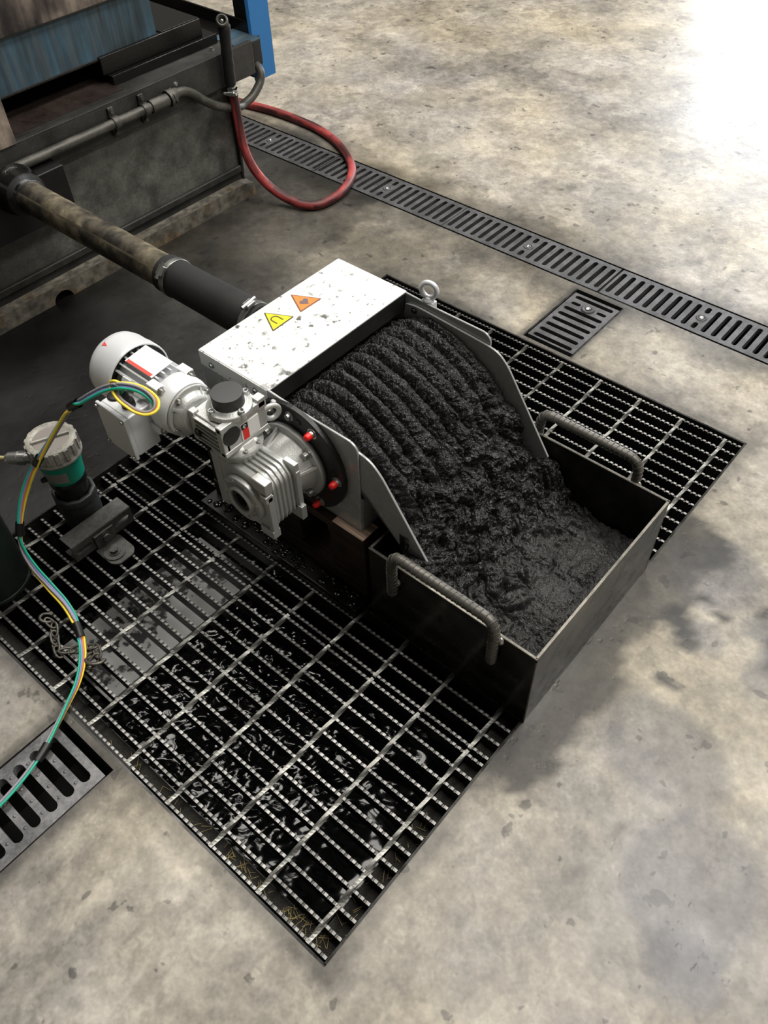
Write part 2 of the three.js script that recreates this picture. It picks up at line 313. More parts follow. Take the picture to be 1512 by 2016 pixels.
{
  const { x0, x1, z0, z1 } = HALL, t = 0.2;
  struct('wall_far', box(x0 - t, x1 + t, -0.3, CEIL + t, z0 - t, z0), M.wallPaint, 'pale far wall of the hall');
  struct('wall_near', box(x0 - t, x1 + t, -0.3, CEIL + t, z1, z1 + t), M.wallPaint, 'pale near wall of the hall');
  struct('wall_left', box(x0 - t, x0, -0.3, CEIL + t, z0, z1), M.wallPaint, 'pale left wall of the hall');
  struct('wall_right', box(x1, x1 + t, -0.3, CEIL + t, z0, z1), M.wallPaint, 'pale right wall of the hall');
  struct('ceiling', box(x0, x1, CEIL, CEIL + t, z0, z1), M.ceiling, 'grey hall ceiling');
  let wn = 1;
  for (const [x, z, w, l, s] of SKYLIGHTS) {
    struct('window_' + wn++, box(x - w / 2, x + w / 2, CEIL - 0.03, CEIL, z - l / 2, z + l / 2), STD({ color: 0xffffff, emissive: 0xffffff, emissiveIntensity: 1.0 }), 'unseen translucent roof light, the last one added to brighten the floor');
    const L = new THREE.RectAreaLight(0xfffaf2, SKY_I * s, w, l); L.position.set(x, CEIL - 0.04, z); L.rotation.x = -Math.PI / 2; scene.add(L);
  }
  const [wx, wy, ww, wh, ws] = WINDOW;
  struct('window_' + wn++, box(wx - ww / 2, wx + ww / 2, wy - wh / 2, wy + wh / 2, z0, z0 + 0.03), STD({ color: 0xffffff, emissive: 0xf4f8ff, emissiveIntensity: 1.0 }), 'tall translucent window in the far wall');
  const L = new THREE.RectAreaLight(0xf4f8ff, WIN_I * ws, ww, wh); L.position.set(wx, wy, z0 + 0.04); L.lookAt(wx, wy, z1); scene.add(L);
}
// pit, drain channels and their linings
const PD = -0.46;
{
  const { x0, x1, z0, z1 } = PIT, t = 0.06, y1 = FY - 0.001;
  struct('wall_pit', [box(x0 - t, x0, PD, y1, z0 - 0.009, z1 + 0.011), box(x1, x1 + t, PD, y1, z0 - 0.009, z1 + 0.011), box(x0, x1, PD, y1, z0 - 0.009, z0), box(x0, x1, PD, y1, z1, z1 + 0.011), box(x0 - t, x1 + t, PD - 0.05, PD, z0 - t, z1 + t)], M.pitWall, 'dark concrete lining of the pit under the grating');
  const lip = 0.034, ly = -0.031;
  struct('trim_1', [box(x0, x1, ly - 0.006, ly, z1 - lip, z1), box(x0, x1, ly - 0.006, ly, z0, z0 + 0.02), box(x1 - 0.040, x1, ly - 0.006, ly, z0, z1), box(x0, x0 + 0.02, ly - 0.006, ly, z0, z1),
    box(x0, x1, ly, FY, z1 - 0.004, z1), box(x0, x1, ly, FY, z0, z0 + 0.004), box(x1 - 0.004, x1, ly, FY, z0, z1), box(x0, x0 + 0.004, ly, FY, z0, z1)], M.angle, 'dirty steel angle frame carrying the grating');
  const ch = (h, dy) => [box(h.x0 - 0.02, h.x0, dy, y1, h.z0, h.z1), box(h.x1, h.x1 + 0.02, dy, y1, h.z0, h.z1), box(h.x0 - 0.02, h.x1 + 0.02, dy, y1, h.z0 - 0.02, h.z0), box(h.x0 - 0.02, h.x1 + 0.02, dy, y1, h.z1, h.z1 + 0.011), box(h.x0, h.x1, dy - 0.02, dy, h.z0, h.z1)];
  struct('trim_2', ch(LONG, -0.16), M.pitWall, 'dark channel under the long drain');
  struct('trim_3', ch(LINK, -0.16), M.pitWall, 'dark channel under the short drain link');
  struct('trim_4', ch(LEFT, -0.14), M.pitWall, 'dark channel under the near left drain');
}
// ───────────────────────── slotted drain covers ─────────────────────────
const stadium = (cx, cz, L, w, alongZ) => { // slot outline
  const p = [], r = w / 2, h = L / 2 - r;
  for (let k = 0; k <= 5; k++) { const a = -Math.PI / 2 + Math.PI * k / 5; p.push([h + r * Math.cos(a), r * Math.sin(a)]); }
  for (let k = 0; k <= 5; k++) { const a = Math.PI / 2 + Math.PI * k / 5; p.push([-h + r * Math.cos(a), r * Math.sin(a)]); }
  return p.map(([a, b]) => alongZ ? [cx + b, cz + a] : [cx + a, cz + b]);
};
{ // long drain: half-metre covers, one screw in the middle of each
  const zc = (LONG.z0 + LONG.z1) / 2, hw = 0.062, holes = [], half = 0.2475, n = 19, p = 0.026;
  for (let k = 0; k < n; k++) {
    const cx = (k - (n - 1) / 2) * p;
    if (k === (n - 1) / 2) { holes.push(stadium(cx, -0.036, 0.026, 0.0125, true), stadium(cx, 0.036, 0.026, 0.0125, true)); } else holes.push(stadium(cx, 0, 0.098, 0.0125, true));
  }
  const plate = boxUV(norm(extXZ([[-half, -hw], [half, -hw], [half, hw], [-half, hw]], -0.018, 0, holes)));
  const boss = boxUV(norm(lathe([[0, -0.004], [0.006, -0.004], [0.0075, 0.0], [0.0105, 0.0025], [0.0135, 0.0005], [0.0135, -0.003]], V(0, 0, 0), V(0, 1, 0), 24)));
  const hd = boxUV(norm(capScrew(V(0, -0.003, 0), V(0, 1, 0), 0.0058, 0.004)));
  const words = { 0: 'partly behind the blue-posted machine', 1: 'under the red hose loop', 2: 'directly beyond the silver box', 3: 'joined by the short drain link, left of it', 4: 'right of the short drain link', 5: 'cut by the right edge of the photo' };
  [-2.221, -1.721, -1.229, -0.732, -0.231, 0.267].forEach((x, i) => {
    const lab = ['slotted iron drain cover hidden furthest behind the oily machine', 'slotted iron drain cover crossed by the rising red hose', 'slotted iron drain cover just right of the red hose loop', 'slotted iron drain cover above the left side of the short side drain', 'slotted iron drain cover in the row right of the short side drain', 'slotted iron drain cover cut off by the right edge of the photo'][i];
    const t = thing('drain_cover', lab, 'drain cover', [x, FY - 0.020, zc], 'slotted covers of the long floor drain');
    const a = new THREE.Mesh(plate, M.castIron); a.name = 'slotted_plate'; a.position.y = 0.020; t.add(a);
    const b = new THREE.Mesh(boss, M.castIron); b.name = 'screw_boss'; b.position.y = 0.020; t.add(b);
    const c = new THREE.Mesh(hd, M.screw); c.name = 'screw'; c.position.y = 0.020; b.add(c); c.position.set(0, 0.001, 0);
    for (const q of [a, b, c]) q.castShadow = q.receiveShadow = true;
  });
}
{ // short link from the long drain to the pit
  const { x0, x1, z0, z1 } = LINK, cx = (x0 + x1) / 2, holes = [], cz = -1.468;
  for (let k = 0; k < 9; k++) {
    const z = -1.497 + k * 0.0266;
    if (k === 1) { holes.push(stadium(cx - 0.036, z, 0.026, 0.011, false), stadium(cx + 0.036, z, 0.026, 0.011, false)); } else if (k < 8) holes.push(stadium(cx, z, 0.106, 0.0125, false));
  }
  const t = thing('drain_cover', 'short slotted iron drain link between the long drain and the grating', 'drain cover', [cx, FY - 0.020, (z0 + z1) / 2]);
  part('slotted_plate', extXZ([[x0 + 0.006, z0 + 0.012], [x1 - 0.006, z0 + 0.012], [x1 - 0.006, z1 - 0.015], [x0 + 0.006, z1 - 0.015]], FY - 0.018, FY - 0.002, holes), M.castIron, t);
  const b = part('screw_boss', lathe([[0, -0.004], [0.006, -0.004], [0.0075, 0.0], [0.0135, 0.0025], [0.0170, 0.0005], [0.0170, -0.003]], V(cx, FY, cz), V(0, 1, 0), 24), M.castIron, t);
  part('screw', capScrew(V(cx, FY - 0.001, cz), V(0, 1, 0), 0.006, 0.003), M.screw, b);
  for (const x of [x0, x1 - 0.004]) part('edge_rail', box(x, x + 0.004, FY - 0.02, FY, z0, z1), M.angle, t);
}
{ // near left drain with raised studs
  const { x0, x1, z0 } = LEFT, cx = (x0 + x1) / 2;
  [[0.036, 0.50], [0.502, 0.964]].forEach(([za, zb], i) => {
    const holes = [], n = Math.floor((zb - za - 0.02) / 0.0305);
    for (let k = 0; k < n; k++) holes.push(stadium(cx, za + 0.022 + k * 0.0305, 0.108, 0.0175, false));
    const t = thing('drain_cover', i ? 'studded slotted drain cover at the far lower left, next after the one by the grating' : 'studded slotted drain cover under the coloured wires at the lower left', 'drain cover', [cx, FY - 0.022, (za + zb) / 2]);
    part('slotted_plate', extXZ([[x0 + 0.003, za], [x1 - 0.003, za], [x1 - 0.003, zb], [x0 + 0.003, zb]], FY - 0.020, FY - 0.001, holes), M.castIron2, t);
    const st = []; for (let k = 0; k < n - 1; k++) for (const dx of [-0.042, -0.014, 0.014, 0.042]) st.push(lathe([[0, 0.0022], [0.002, 0.0018], [0.0032, 0]], V(cx + dx, FY - 0.001, za + 0.022 + (k + 0.5) * 0.0305), V(0, 1, 0), 8));
    part('stud', st, M.castIron2, t, { kind: 'stuff' });
  });
}
// ───────────────────────── gratings ─────────────────────────
{
  const xa = -0.941, xb = 0.034, H = 0.030, T = 0.0046, pts = [[xa, -H], [xb, -H], [xb, 0]];
  const n = 92, pt = (xb - xa) / n;
  for (let k = n - 1; k >= 0; k--) { const x = xa + k * pt; pts.push([x + pt * 0.93, 0], [x + pt * 0.40, 0], [x + pt * 0.26, -0.0026], [x + pt * 0.07, -0.0026]); }
  pts.push([xa, 0]);
  const barBase = boxUV(norm(extXY(pts, -T / 2, T / 2)));
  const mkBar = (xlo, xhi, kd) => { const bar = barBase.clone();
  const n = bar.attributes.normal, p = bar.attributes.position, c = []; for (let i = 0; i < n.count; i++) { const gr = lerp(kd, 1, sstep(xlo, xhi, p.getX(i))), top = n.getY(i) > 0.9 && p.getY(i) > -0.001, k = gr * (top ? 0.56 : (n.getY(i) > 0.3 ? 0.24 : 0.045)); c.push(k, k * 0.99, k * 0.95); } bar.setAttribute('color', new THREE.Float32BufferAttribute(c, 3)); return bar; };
  const bars = [mkBar(-0.9, -0.45, 0.5), mkBar(-0.75, -0.15, 0.25)]; // darker towards the machine: its shade, plus some oil, put into the colour
  const rodGeo = L => { // twisted square rod along z, from 0 to -L
    const seg = Math.round(L / 0.006), P = [], I = [], s = 0.0034;
    for (let i = 0; i <= seg; i++) { const z = -L * i / seg, a = z * 2 * Math.PI / 0.20; for (let k = 0; k < 4; k++) { const b = a + k * Math.PI / 2 + Math.PI / 4; P.push(s * 1.22 * Math.cos(b), s * 1.22 * Math.sin(b), z); } }
    for (let i = 0; i < seg; i++) for (let k = 0; k < 4; k++) { const a = i * 4 + k, b = i * 4 + (k + 1) % 4; I.push(a, b, a + 4, b, b + 4, a + 4); }
    I.push(0, 2, 1, 0, 3, 2); const e = seg * 4; I.push(e, e + 1, e + 2, e, e + 2, e + 3);
    const g = new THREE.BufferGeometry(); g.setAttribute('position', new THREE.Float32BufferAttribute(P, 3)); g.setAttribute('uv', new THREE.Float32BufferAttribute(new Float32Array(P.length / 3 * 2), 2)); g.setIndex(I);
    const h = g.toNonIndexed(); h.computeVertexNormals(); return boxUV(h);
  };
  const panel = (label, zs, rz0, rz1, bar, dirty) => {  // rods left of dirty take the colour darkened for shade and oil
    const t = thing('steel_grating', label, 'grating', [(xa + xb) / 2, -H, (rz0 + rz1) / 2]);
    const mk = (name, g, x, y, z) => { const m = new THREE.Mesh(g, name === 'bearing_bar' ? M.bar : x < dirty ? M.galvShadedOily : M.galv); m.name = name; m.position.set(x - t.position.x, y - t.position.y, z - t.position.z); m.castShadow = m.receiveShadow = true; t.add(m); };
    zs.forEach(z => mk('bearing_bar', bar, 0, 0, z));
    const rg = rodGeo(rz0 - rz1); for (let i = 0; i <= 9; i++) mk('cross_rod', rg, -0.1 * i, -0.0028, rz0);
  };
  panel('narrow front steel grating panel with serrated bars at the bottom of the photo', Array.from({ length: 13 }, (_, j) => -0.0297 * j), 0.003, -0.3625, bars[0], -0.65);
  panel('wide rear steel grating panel under the pallet and the sludge bin', Array.from({ length: 31 }, (_, j) => -0.3705 - 0.0297 * j), -0.366, -1.264, bars[1], -0.35);
}
// water and sludge in the pit
{
  const nx = 190, nz = 240, g = new THREE.PlaneGeometry(PIT.x1 - PIT.x0, PIT.z1 - PIT.z0, nx, nz).rotateX(-Math.PI / 2), p = g.attributes.position, cx = (PIT.x0 + PIT.x1) / 2, cz = (PIT.z0 + PIT.z1) / 2;
  for (let i = 0; i < p.count; i++) {
    const x = p.getX(i) + cx, z = p.getZ(i) + cz;
    const flow = 1 - sstep(0.12, 0.42, Math.hypot(x + 0.42, (z + 0.28) * 0.9));   // rough where the run-off falls in
    const y = 0.008 * fbm3(x * 7, 0.3, z * 7, 3) + (0.0014 + 0.0055 * flow) * fbm3(x * 34, 2.3, z * 34, 3) + 0.0022 * fbm3(x * 95, 5.3, z * 95, 2) * flow;
    p.setXYZ(i, x, -0.17 + y, z);
  }
  g.computeVertexNormals();
  const m = new THREE.Mesh(g, M.water); m.name = 'pit_water'; m.userData = { label: 'black rippling oily water in the pit below the grating', category: 'water', kind: 'stuff' }; m.receiveShadow = true; scene.add(m);
}
{
  const a = box(-0.77, -0.60, -0.153, -0.148, -0.44, -0.07); a.rotateZ(0); 
  single('sludge_tray', a, M.sheet, 'pale grey splattered metal sheet lying below the grating bars', 'metal sheet');
}
{ // dirt and straw on the frame ledges
  const g = [], y0 = -0.031;
  const strip = (x0, x1, z0, z1, nx, nz) => { const q = new THREE.PlaneGeometry(x1 - x0, z1 - z0, nx, nz).rotateX(-Math.PI / 2), p = q.attributes.position; for (let i = 0; i < p.count; i++) { const x = p.getX(i) + (x0 + x1) / 2, z = p.getZ(i) + (z0 + z1) / 2; p.setXYZ(i, x, y0 + 0.004 + 0.006 * fbm3(x * 40, 1, z * 40, 4), z); } q.computeVertexNormals(); return q; };
  g.push(strip(-0.94, 0.03, -0.022, 0.004, 200, 8), strip(0.002, 0.034, -1.2, -0.03, 10, 220));
  single('ledge_dirt', g, M.debris, 'dark caked dirt on the ledge along the grating edge', 'dirt', { kind: 'stuff' });
  const s = [];
  for (let k = 0; k < 110; k++) {
    const along = k < 80, x = along ? -0.18 + 0.2 * rnd() - (rnd() < 0.25 ? 0.4 * rnd() : 0) : 0.005 + 0.027 * rnd(), z = along ? -0.020 + 0.022 * rnd() : -0.25 * rnd(), a = rnd() * 6.28, L = 0.004 + 0.008 * rnd();
    s.push(cyl(V(x - L * Math.cos(a), -0.0255, z - L * Math.sin(a)), V(x + L * Math.cos(a), -0.023 + 0.004 * rnd(), z + L * Math.sin(a)), 0.0004, 0.0003, 4));
  }
  single('straw_scraps', s, M.straw, 'thin pale straw scraps in the dirt at the front corner of the grating', 'straw', { kind: 'stuff' });
}
// ───────────────────────── sludge bin ─────────────────────────
{
  const X0 = -0.281, X1 = 0.041, Z0 = -0.850, Z1 = -0.456, Y0 = 0.0045, Y1 = 0.196, T = 0.004;
  const t = thing('sludge_bin', 'open dark steel bin with two rebar handles catching the black sludge', 'bin', [(X0 + X1) / 2, Y0, (Z0 + Z1) / 2]);
  part('side_wall', box(X0, X1, Y0, Y1, Z1 - T, Z1, 0.0012), M.bin, t);
  part('side_wall', box(X0, X1, Y0, Y1, Z0, Z0 + T, 0.0012), M.bin, t);
  part('end_wall', box(X1 - T, X1, Y0, Y1, Z0 + T, Z1 - T, 0.0012), M.bin, t);
  part('end_wall', box(X0, X0 + T, Y0, Y1, Z0 + T, Z1 - T, 0.0012), M.bin, t);
  part('bin_floor', box(X0 + T, X1 - T, Y0, Y0 + T, Z0 + T, Z1 - T), M.bin, t);
  const e = 0.0045;
  part('rim', [box(X0 - 0.0006, X1 + 0.0006, Y1 - 0.002, Y1 + 0.001, Z1 - e, Z1 + 0.0006, 0.001), box(X0 - 0.0006, X1 + 0.0006, Y1 - 0.002, Y1 + 0.001, Z0 - 0.0006, Z0 + e, 0.001), box(X1 - e, X1 + 0.0006, Y1 - 0.002, Y1 + 0.001, Z0, Z1, 0.001), box(X0 - 0.0006, X0 + e, Y1 - 0.002, Y1 + 0.001, Z0, Z1, 0.001)], M.binEdge, t, { label: 'bare bright worn rim' });
  part('weld_seam', tube([[X1, Y0, Z1], [X1 + 0.0005, 0.1, Z1 + 0.0005], [X1, Y1 - 0.004, Z1]], 0.0016, 40, 6), M.rebar, t);
  for (const s of [1, -1]) {
    const z = s > 0 ? Z1 + 0.0095 : Z0 - 0.0095, R = 0.0085, xa = -0.224, xb = -0.028, yt = 0.236;
    const c = new THREE.CurvePath(); const pts = [V(xa, 0.135, z), V(xa, yt - 0.028, z)];
    const full = [V(xa, 0.135, z), V(xa, 0.17, z), V(xa, yt - 0.03, z), V(xa + 0.004, yt - 0.010, z), V(xa + 0.016, yt, z), V(xa + 0.05, yt + 0.001, z), V((xa + xb) / 2, yt + 0.001, z), V(xb - 0.05, yt + 0.001, z), V(xb - 0.016, yt, z), V(xb - 0.004, yt - 0.010, z), V(xb, yt - 0.03, z), V(xb, 0.17, z), V(xb, 0.135, z)];
    const curve = new THREE.CatmullRomCurve3(full, false, 'catmullrom', 0.5);
    const gs = [tube(curve, R, 120, 12)], L = curve.getLength();
    for (let q = 0.006; q < L - 0.004; q += 0.0095) { // rolled ribs
      const p = curve.getPointAt(q / L), tn = curve.getTangentAt(q / L); const r = new THREE.TorusGeometry(R, 0.0011, 4, 14);
      const n = tn.clone().add(V(0.25, 0.1, 0.2)).normalize(); r.applyQuaternion(new THREE.Quaternion().setFromUnitVectors(V(0, 0, 1), n)).translate(p.x, p.y, p.z); gs.push(r);
    }
    const h = part('handle', gs, M.rebar, t);
    part('weld', [V(xb + 0.009, Y1 - 0.006, z - s * 0.006), V(xa - 0.009, Y1 - 0.006, z - s * 0.006), V(xa + 0.006, 0.16, z - s * 0.007), V(xb - 0.006, 0.16, z - s * 0.007)].map(p => new THREE.SphereGeometry(0.0055, 8, 6).scale(1, 1.6, 0.8).translate(p.x, p.y, p.z)), M.weld, h);
  }
}
// ───────────────────────── sludge ─────────────────────────
{
  const prof = [[-0.545, 0.300], [-0.515, 0.332], [-0.487, 0.352], [-0.455, 0.364], [-0.42, 0.364], [-0.38, 0.354], [-0.34, 0.334], [-0.30, 0.303], [-0.262, 0.265], [-0.225, 0.226], [-0.185, 0.192], [-0.140, 0.170], [-0.09, 0.156], [-0.03, 0.150], [0.0365, 0.152]];
  const cv = new THREE.CatmullRomCurve3(prof.map(p => V(p[0], p[1], 0)), false, 'catmullrom', 0.5);
  const NS = 620, NZ = 440, pos = [], uv = [], idx = [], idx2 = [], L = cv.getLength();
  const ridgeN = 10.3;
  const hsh = (i, j, k) => RT[(i * 131 + j * 1777 + k * 911 + 40000) & 65535];
  const clod = (a, b, size, k) => { // rounded lumps with creases between them
    a /= size; b /= size; const ia = Math.floor(a), ib = Math.floor(b); let d1 = 9, d2 = 9, hh = 0;
    for (let i = -1; i <= 1; i++) for (let j = -1; j <= 1; j++) { const x = ia + i + hsh(ia + i, ib + j, k), y = ib + j + hsh(ia + i, ib + j, k + 5), d = Math.hypot(a - x, b - y); if (d < d1) { d2 = d1; d1 = d; hh = hsh(ia + i, ib + j, k + 9); } else if (d < d2) d2 = d; }
    return Math.min(1 - 1.3 * d1 * d1, 2.2 * (d2 - d1) + 0.45) * (0.45 + 0.55 * hh);
  };
  for (let i = 0; i <= NS; i++) {
    const u = i / NS, c = cv.getPointAt(u), tn = cv.getTangentAt(u), nx = -tn.y, ny = tn.x;
    for (let j = 0; j <= NZ; j++) {
      const v = j / NZ; // 0 near side, 1 far side
      const inBin = sstep(-0.27, -0.19, c.x);
      const zn = lerp(-0.4925, -0.4635, inBin), zf = lerp(-0.8055, -0.8425, inBin);
      const z = lerp(zn, zf, v);
      let x = c.x, y = c.y;
      // the heap falls off towards the far side of the bin
      const far = sstep(0.55, 1.0, v), near = 1 - sstep(0.0, 0.25, v);
      y -= inBin * (0.085 * far * (0.45 + 0.55 * sstep(-0.24, -0.1, x)) + 0.02 * near * sstep(-0.15, 0, x));
      y -= (1 - inBin) * 0.010 * (sstep(0.9, 1, v) + 1 - sstep(0, 0.1, v));
      // ridges combed along the flow, breaking up downwards
      const onDrum = 1 - sstep(-0.31, -0.17, x), wob = 0.25 * fbm3(x * 9, 4.4, z * 9, 3) + 0.06 * fbm3(x * 40, 1.4, z * 30, 2);
      const ph = v * ridgeN + wob + 1.4 * (x + 0.49), fr = ph - Math.floor(ph), rid = Math.pow(Math.abs(Math.sin(Math.PI * fr)), 0.75);
      const amp = 0.0225 * (0.25 + 0.75 * sstep(-0.50, -0.45, x)) * onDrum * (0.75 + 0.6 * perlin.noise(Math.floor(ph) * 3.3, x * 5, 0.5));
      const al = u * L + 0.012 * perlin.noise(x * 30, 2, z * 30), bz = z + 0.012 * perlin.noise(x * 30, 8, z * 30);
      let d = amp * (rid - 0.55) + 0.0018 * fbm3(x * 70, z * 60, 7.7, 3) * (1 - inBin);
      const cl = sstep(-0.37, -0.22, x), flat = sstep(-0.14, -0.02, x + 0.09 * perlin.noise(z * 9, 1, x * 8));
      d += 0.0026 * clod(al, bz, 0.0075, 3) * (1 - 0.5 * flat) + 0.0045 * fbm3(x * 150, y * 150, z * 150, 2) * (1 - 0.4 * flat);
      const bil = 1 - Math.abs(fbm3(x * 13, y * 9 + 3, z * 13, 3)) * 2.6;
      d += cl * (1 - 0.65 * flat) * (0.016 * (bil - 0.62) + 0.030 * (clod(al, bz, 0.046, 1) - 0.3) + 0.012 * (clod(al, bz, 0.019, 2) - 0.3) + 0.012 * fbm3(x * 45, y * 45, z * 45, 4));
      d += flat * (0.012 * fbm3(x * 26, 7.1, z * 18, 5) + 0.005 * clod(al + bz * 0.5, bz, 0.030, 6) + 0.006 * sstep(0.0, 0.25, fbm3(x * 14, 2.1, z * 14, 3)) * fbm3(x * 90, 3.1, z * 90, 3));
      const k = inBin > 0.5 ? 1 : 1;
      let X = x + nx * d * k, Y = y + ny * d * k;
      X = Math.min(X, 0.0365);
      pos.push(X, Y, z); uv.push(u * L, v * 0.35);
    }
  }
  // skirt down so that the mass is closed
  const W = NZ + 1;
  for (let i = 0; i < NS; i++) for (let j = 0; j < NZ; j++) { const a = i * W + j, b = a + 1, e = a + W, f = e + 1; const bin = sstep(-0.16, -0.04, pos[a * 3] + 0.5 * 0.1 * perlin.noise(pos[a * 3] * 22, 3, pos[a * 3 + 2] * 22)) > 0.35 + 0.3 * perlin.noise(pos[a * 3] * 90, 6, pos[a * 3 + 2] * 90); (bin ? idx2 : idx).push(a, e, b, b, e, f); }
  const ring = []; for (let j = 0; j <= NZ; j++) ring.push(j); for (let i = 1; i <= NS; i++) ring.push(i * W + NZ); for (let j = NZ - 1; j >= 0; j--) ring.push(NS * W + j); for (let i = NS - 1; i >= 1; i--) ring.push(i * W);
  const base = pos.length / 3; ring.forEach(q => { const X = pos[q * 3], bot = X > -0.208 ? 0.012 : X > -0.31 ? 0.176 + (-0.208 - X) / 0.102 * 0.093 : Math.min(0.293, 0.269 + (-0.31 - X) / 0.09 * 0.026); pos.push(X, Math.min(pos[q * 3 + 1] - 0.005, bot), pos[q * 3 + 2]); uv.push(uv[q * 2], uv[q * 2 + 1]); });
  for (let k = 0; k < ring.length; k++) { const k2 = (k + 1) % ring.length, a = ring[k], b = ring[k2], e = base + k, f = base + k2; idx.push(a, b, e, b, f, e); }
  const g = new THREE.BufferGeometry(); g.setAttribute('position', new THREE.Float32BufferAttribute(pos, 3)); g.setAttribute('uv', new THREE.Float32BufferAttribute(uv, 2)); g.setIndex(idx.concat(idx2)); g.addGroup(0, idx.length, 0); g.addGroup(idx.length, idx2.length, 1); g.computeVertexNormals();
  g.translate(0.2, -0.012, 0.65);
  const m = new THREE.Mesh(g, [M.mud, M.mudBin]); m.name = 'sludge'; m.position.set(-0.2, 0.012, -0.65); m.castShadow = m.receiveShadow = true;
  m.userData = { label: 'glittering black grinding sludge sliding in ridges from the silver machine into the bin', category: 'sludge', kind: 'stuff' }; scene.add(m);
}
// ───────────────────────── magnetic separator ─────────────────────────
const AX = -0.445, AY = 0.288;            // drum axis (along z)
{
  const YB = 0.185, YT = 0.391, XL = -0.664, XC = -0.500, XR = -0.315, ZN = -0.480, ZF = -0.818, T = 0.004;
  const t = thing('magnetic_separator', 'silver grey sheet metal drum separator with warning triangles on its white top', 'machine', [-0.49, YB, -0.649]);
  // cover with folded edges
  const cov = part('cover', [box(XL, XC, YT - 0.003, YT, ZF, ZN, 0.0014), box(XL, XL + 0.003, YB, YT - 0.001, ZF + T, ZN - T, 0.001), box(XL, XC - 0.003, YT - 0.030, YT - 0.001, ZN - 0.0005, ZN + 0.0016, 0.0007), box(XL, XC - 0.003, YT - 0.030, YT - 0.001, ZF - 0.0016, ZF + 0.0005, 0.0007)], M.cover, t);
  part('front_lip', box(XC - 0.003, XC, YT - 0.036, YT - 0.0025, ZF + T, ZN - T, 0.001), STD({ color: 0x2e2e2d, roughness: 0.45, map: grimeMap }), cov, { label: 'front lip coloured dark for shade and sludge' });  // shade on the front face is put into this colour, with sludge
  part('screw', [V(-0.634, 0.373, ZN + 0.0016), V(-0.530, 0.376, ZN + 0.0016)].map(p => hexBolt(p, V(0, 0, 1), 0.0042, 0.004)), M.screw, cov);
  // warning stickers
  const sticker = (name, pts, mat, edge, label, symG, symM) => {
    const c = [0, 1].map(k => (pts[0][k] + pts[1][k] + pts[2][k]) / 3), sc = f => pts.map(p => [c[0] + (p[0] - c[0]) * f, c[1] + (p[1] - c[1]) * f]);
    const st = part(name, extXZ(sc(0.86), YT + 0.0003, YT + 0.0009), mat, t, { label });
    part('border', extXZ(roundPoly(sc(1), 0.003, 3), YT + 0.0001, YT + 0.0005), edge, st);
    part('symbol', symG(c), symM, st);
  };
  sticker('warning_sticker', [[-0.651, -0.616], [-0.602, -0.641], [-0.601, -0.589]], M.yellow, M.stickerEdge, 'yellow triangle with a horseshoe magnet', c => {
    const o = [], R = 0.0085, r = 0.0058, x = c[0] - 0.004, z = c[1] - 0.0;
    for (let k = 0; k <= 12; k++) { const a = Math.PI / 2 + Math.PI * k / 12; o.push([x + R * Math.cos(a), z + R * Math.sin(a)]); }
    o.push([x + 0.012, z - R], [x + 0.012, z - r]);
    for (let k = 12; k >= 0; k--) { const a = Math.PI / 2 + Math.PI * k / 12; o.push([x + r * Math.cos(a), z + r * Math.sin(a)]); }
    o.push([x + 0.012, z + r], [x + 0.012, z + R]);
    return extXZ(o, YT + 0.0008, YT + 0.0013);
  }, M.symbol);
  sticker('warning_sticker', [[-0.652, -0.682], [-0.601, -0.708], [-0.602, -0.656]], M.orange, M.stickerEdge2, 'orange triangle with a grey heart', c => {
    const o = [], x = c[0] + 0.001, z = c[1]; for (let k = 0; k < 28; k++) { const a = k / 28 * 2 * Math.PI; o.push([x + 0.0006 * (-(13 * Math.cos(a) - 5 * Math.cos(2 * a) - 2 * Math.cos(3 * a) - Math.cos(4 * a))), z + 0.00062 * 14 * Math.sin(a) ** 3]); }
    return extXZ(o, YT + 0.0008, YT + 0.0013);
  }, M.symbolGrey);
  // side plates
  const side = [[XL, YB], [XR - 0.003, YB], [XR, 0.376], [XR - 0.012, 0.386], [-0.44, 0.3865], [XC, YT - 0.001], [XL, YT - 0.001]];
  const sidePts = roundPoly(side, [0, 0, 0.010, 0.010, 0, 0, 0], 4);
  part('side_plate', [extXY(sidePts, ZN - T, ZN, [], 0.0008), box(-0.345, XR - 0.0025, YB, YB + 0.072, ZN - 0.085, ZN - T, 0.0015)], M.plate, t);
  part('side_plate', [extXY(sidePts, ZF, ZF + T, [], 0.0008), box(-0.345, XR - 0.003, YB, YB + 0.075, ZF + T, ZF + 0.07, 0.0015)], M.plate, t);
  part('base_plate', [box(-0.336, -0.332, YB, 0.262, ZF + T, ZN - T), box(XL, XR - 0.003, YB, YB + 0.004, ZF + T, ZN - T), box(XL + 0.003, XC - 0.012, YB, YT - 0.07, ZF + T, ZN - T)], M.plateDirty, t);
  // chute: two flanks and a slide
  const ch = [[-0.50, 0.340], [-0.498, 0.371], [-0.475, 0.3755], [-0.44, 0.374], [-0.315, 0.366], [-0.294, 0.361], [-0.274, 0.343], [-0.172, 0.192], [-0.205, 0.172], [-0.31, 0.285], [-0.40, 0.300]];
  const chP = roundPoly(ch, [0, 0.004, 0.01, 0.02, 0.01, 0.01, 0.012, 0.003, 0.006, 0.02, 0], 3);
  part('chute_flank', extXY(chP, ZN - 0.0085, ZN - T - 0.0005, [], 0.0006), M.plate, t);
  const cf = part('chute_flank', extXY(chP, ZF + T + 0.0005, ZF + 0.0085, [], 0.0006), M.plate, t);
  for (const p of [[-0.476, 0.365], [-0.438, 0.361], [-0.402, 0.350]]) part('bolt', hexBolt(V(p[0], p[1], ZF + 0.0085), V(0, 0, 1), 0.0045, 0.004), M.galvDark, cf);
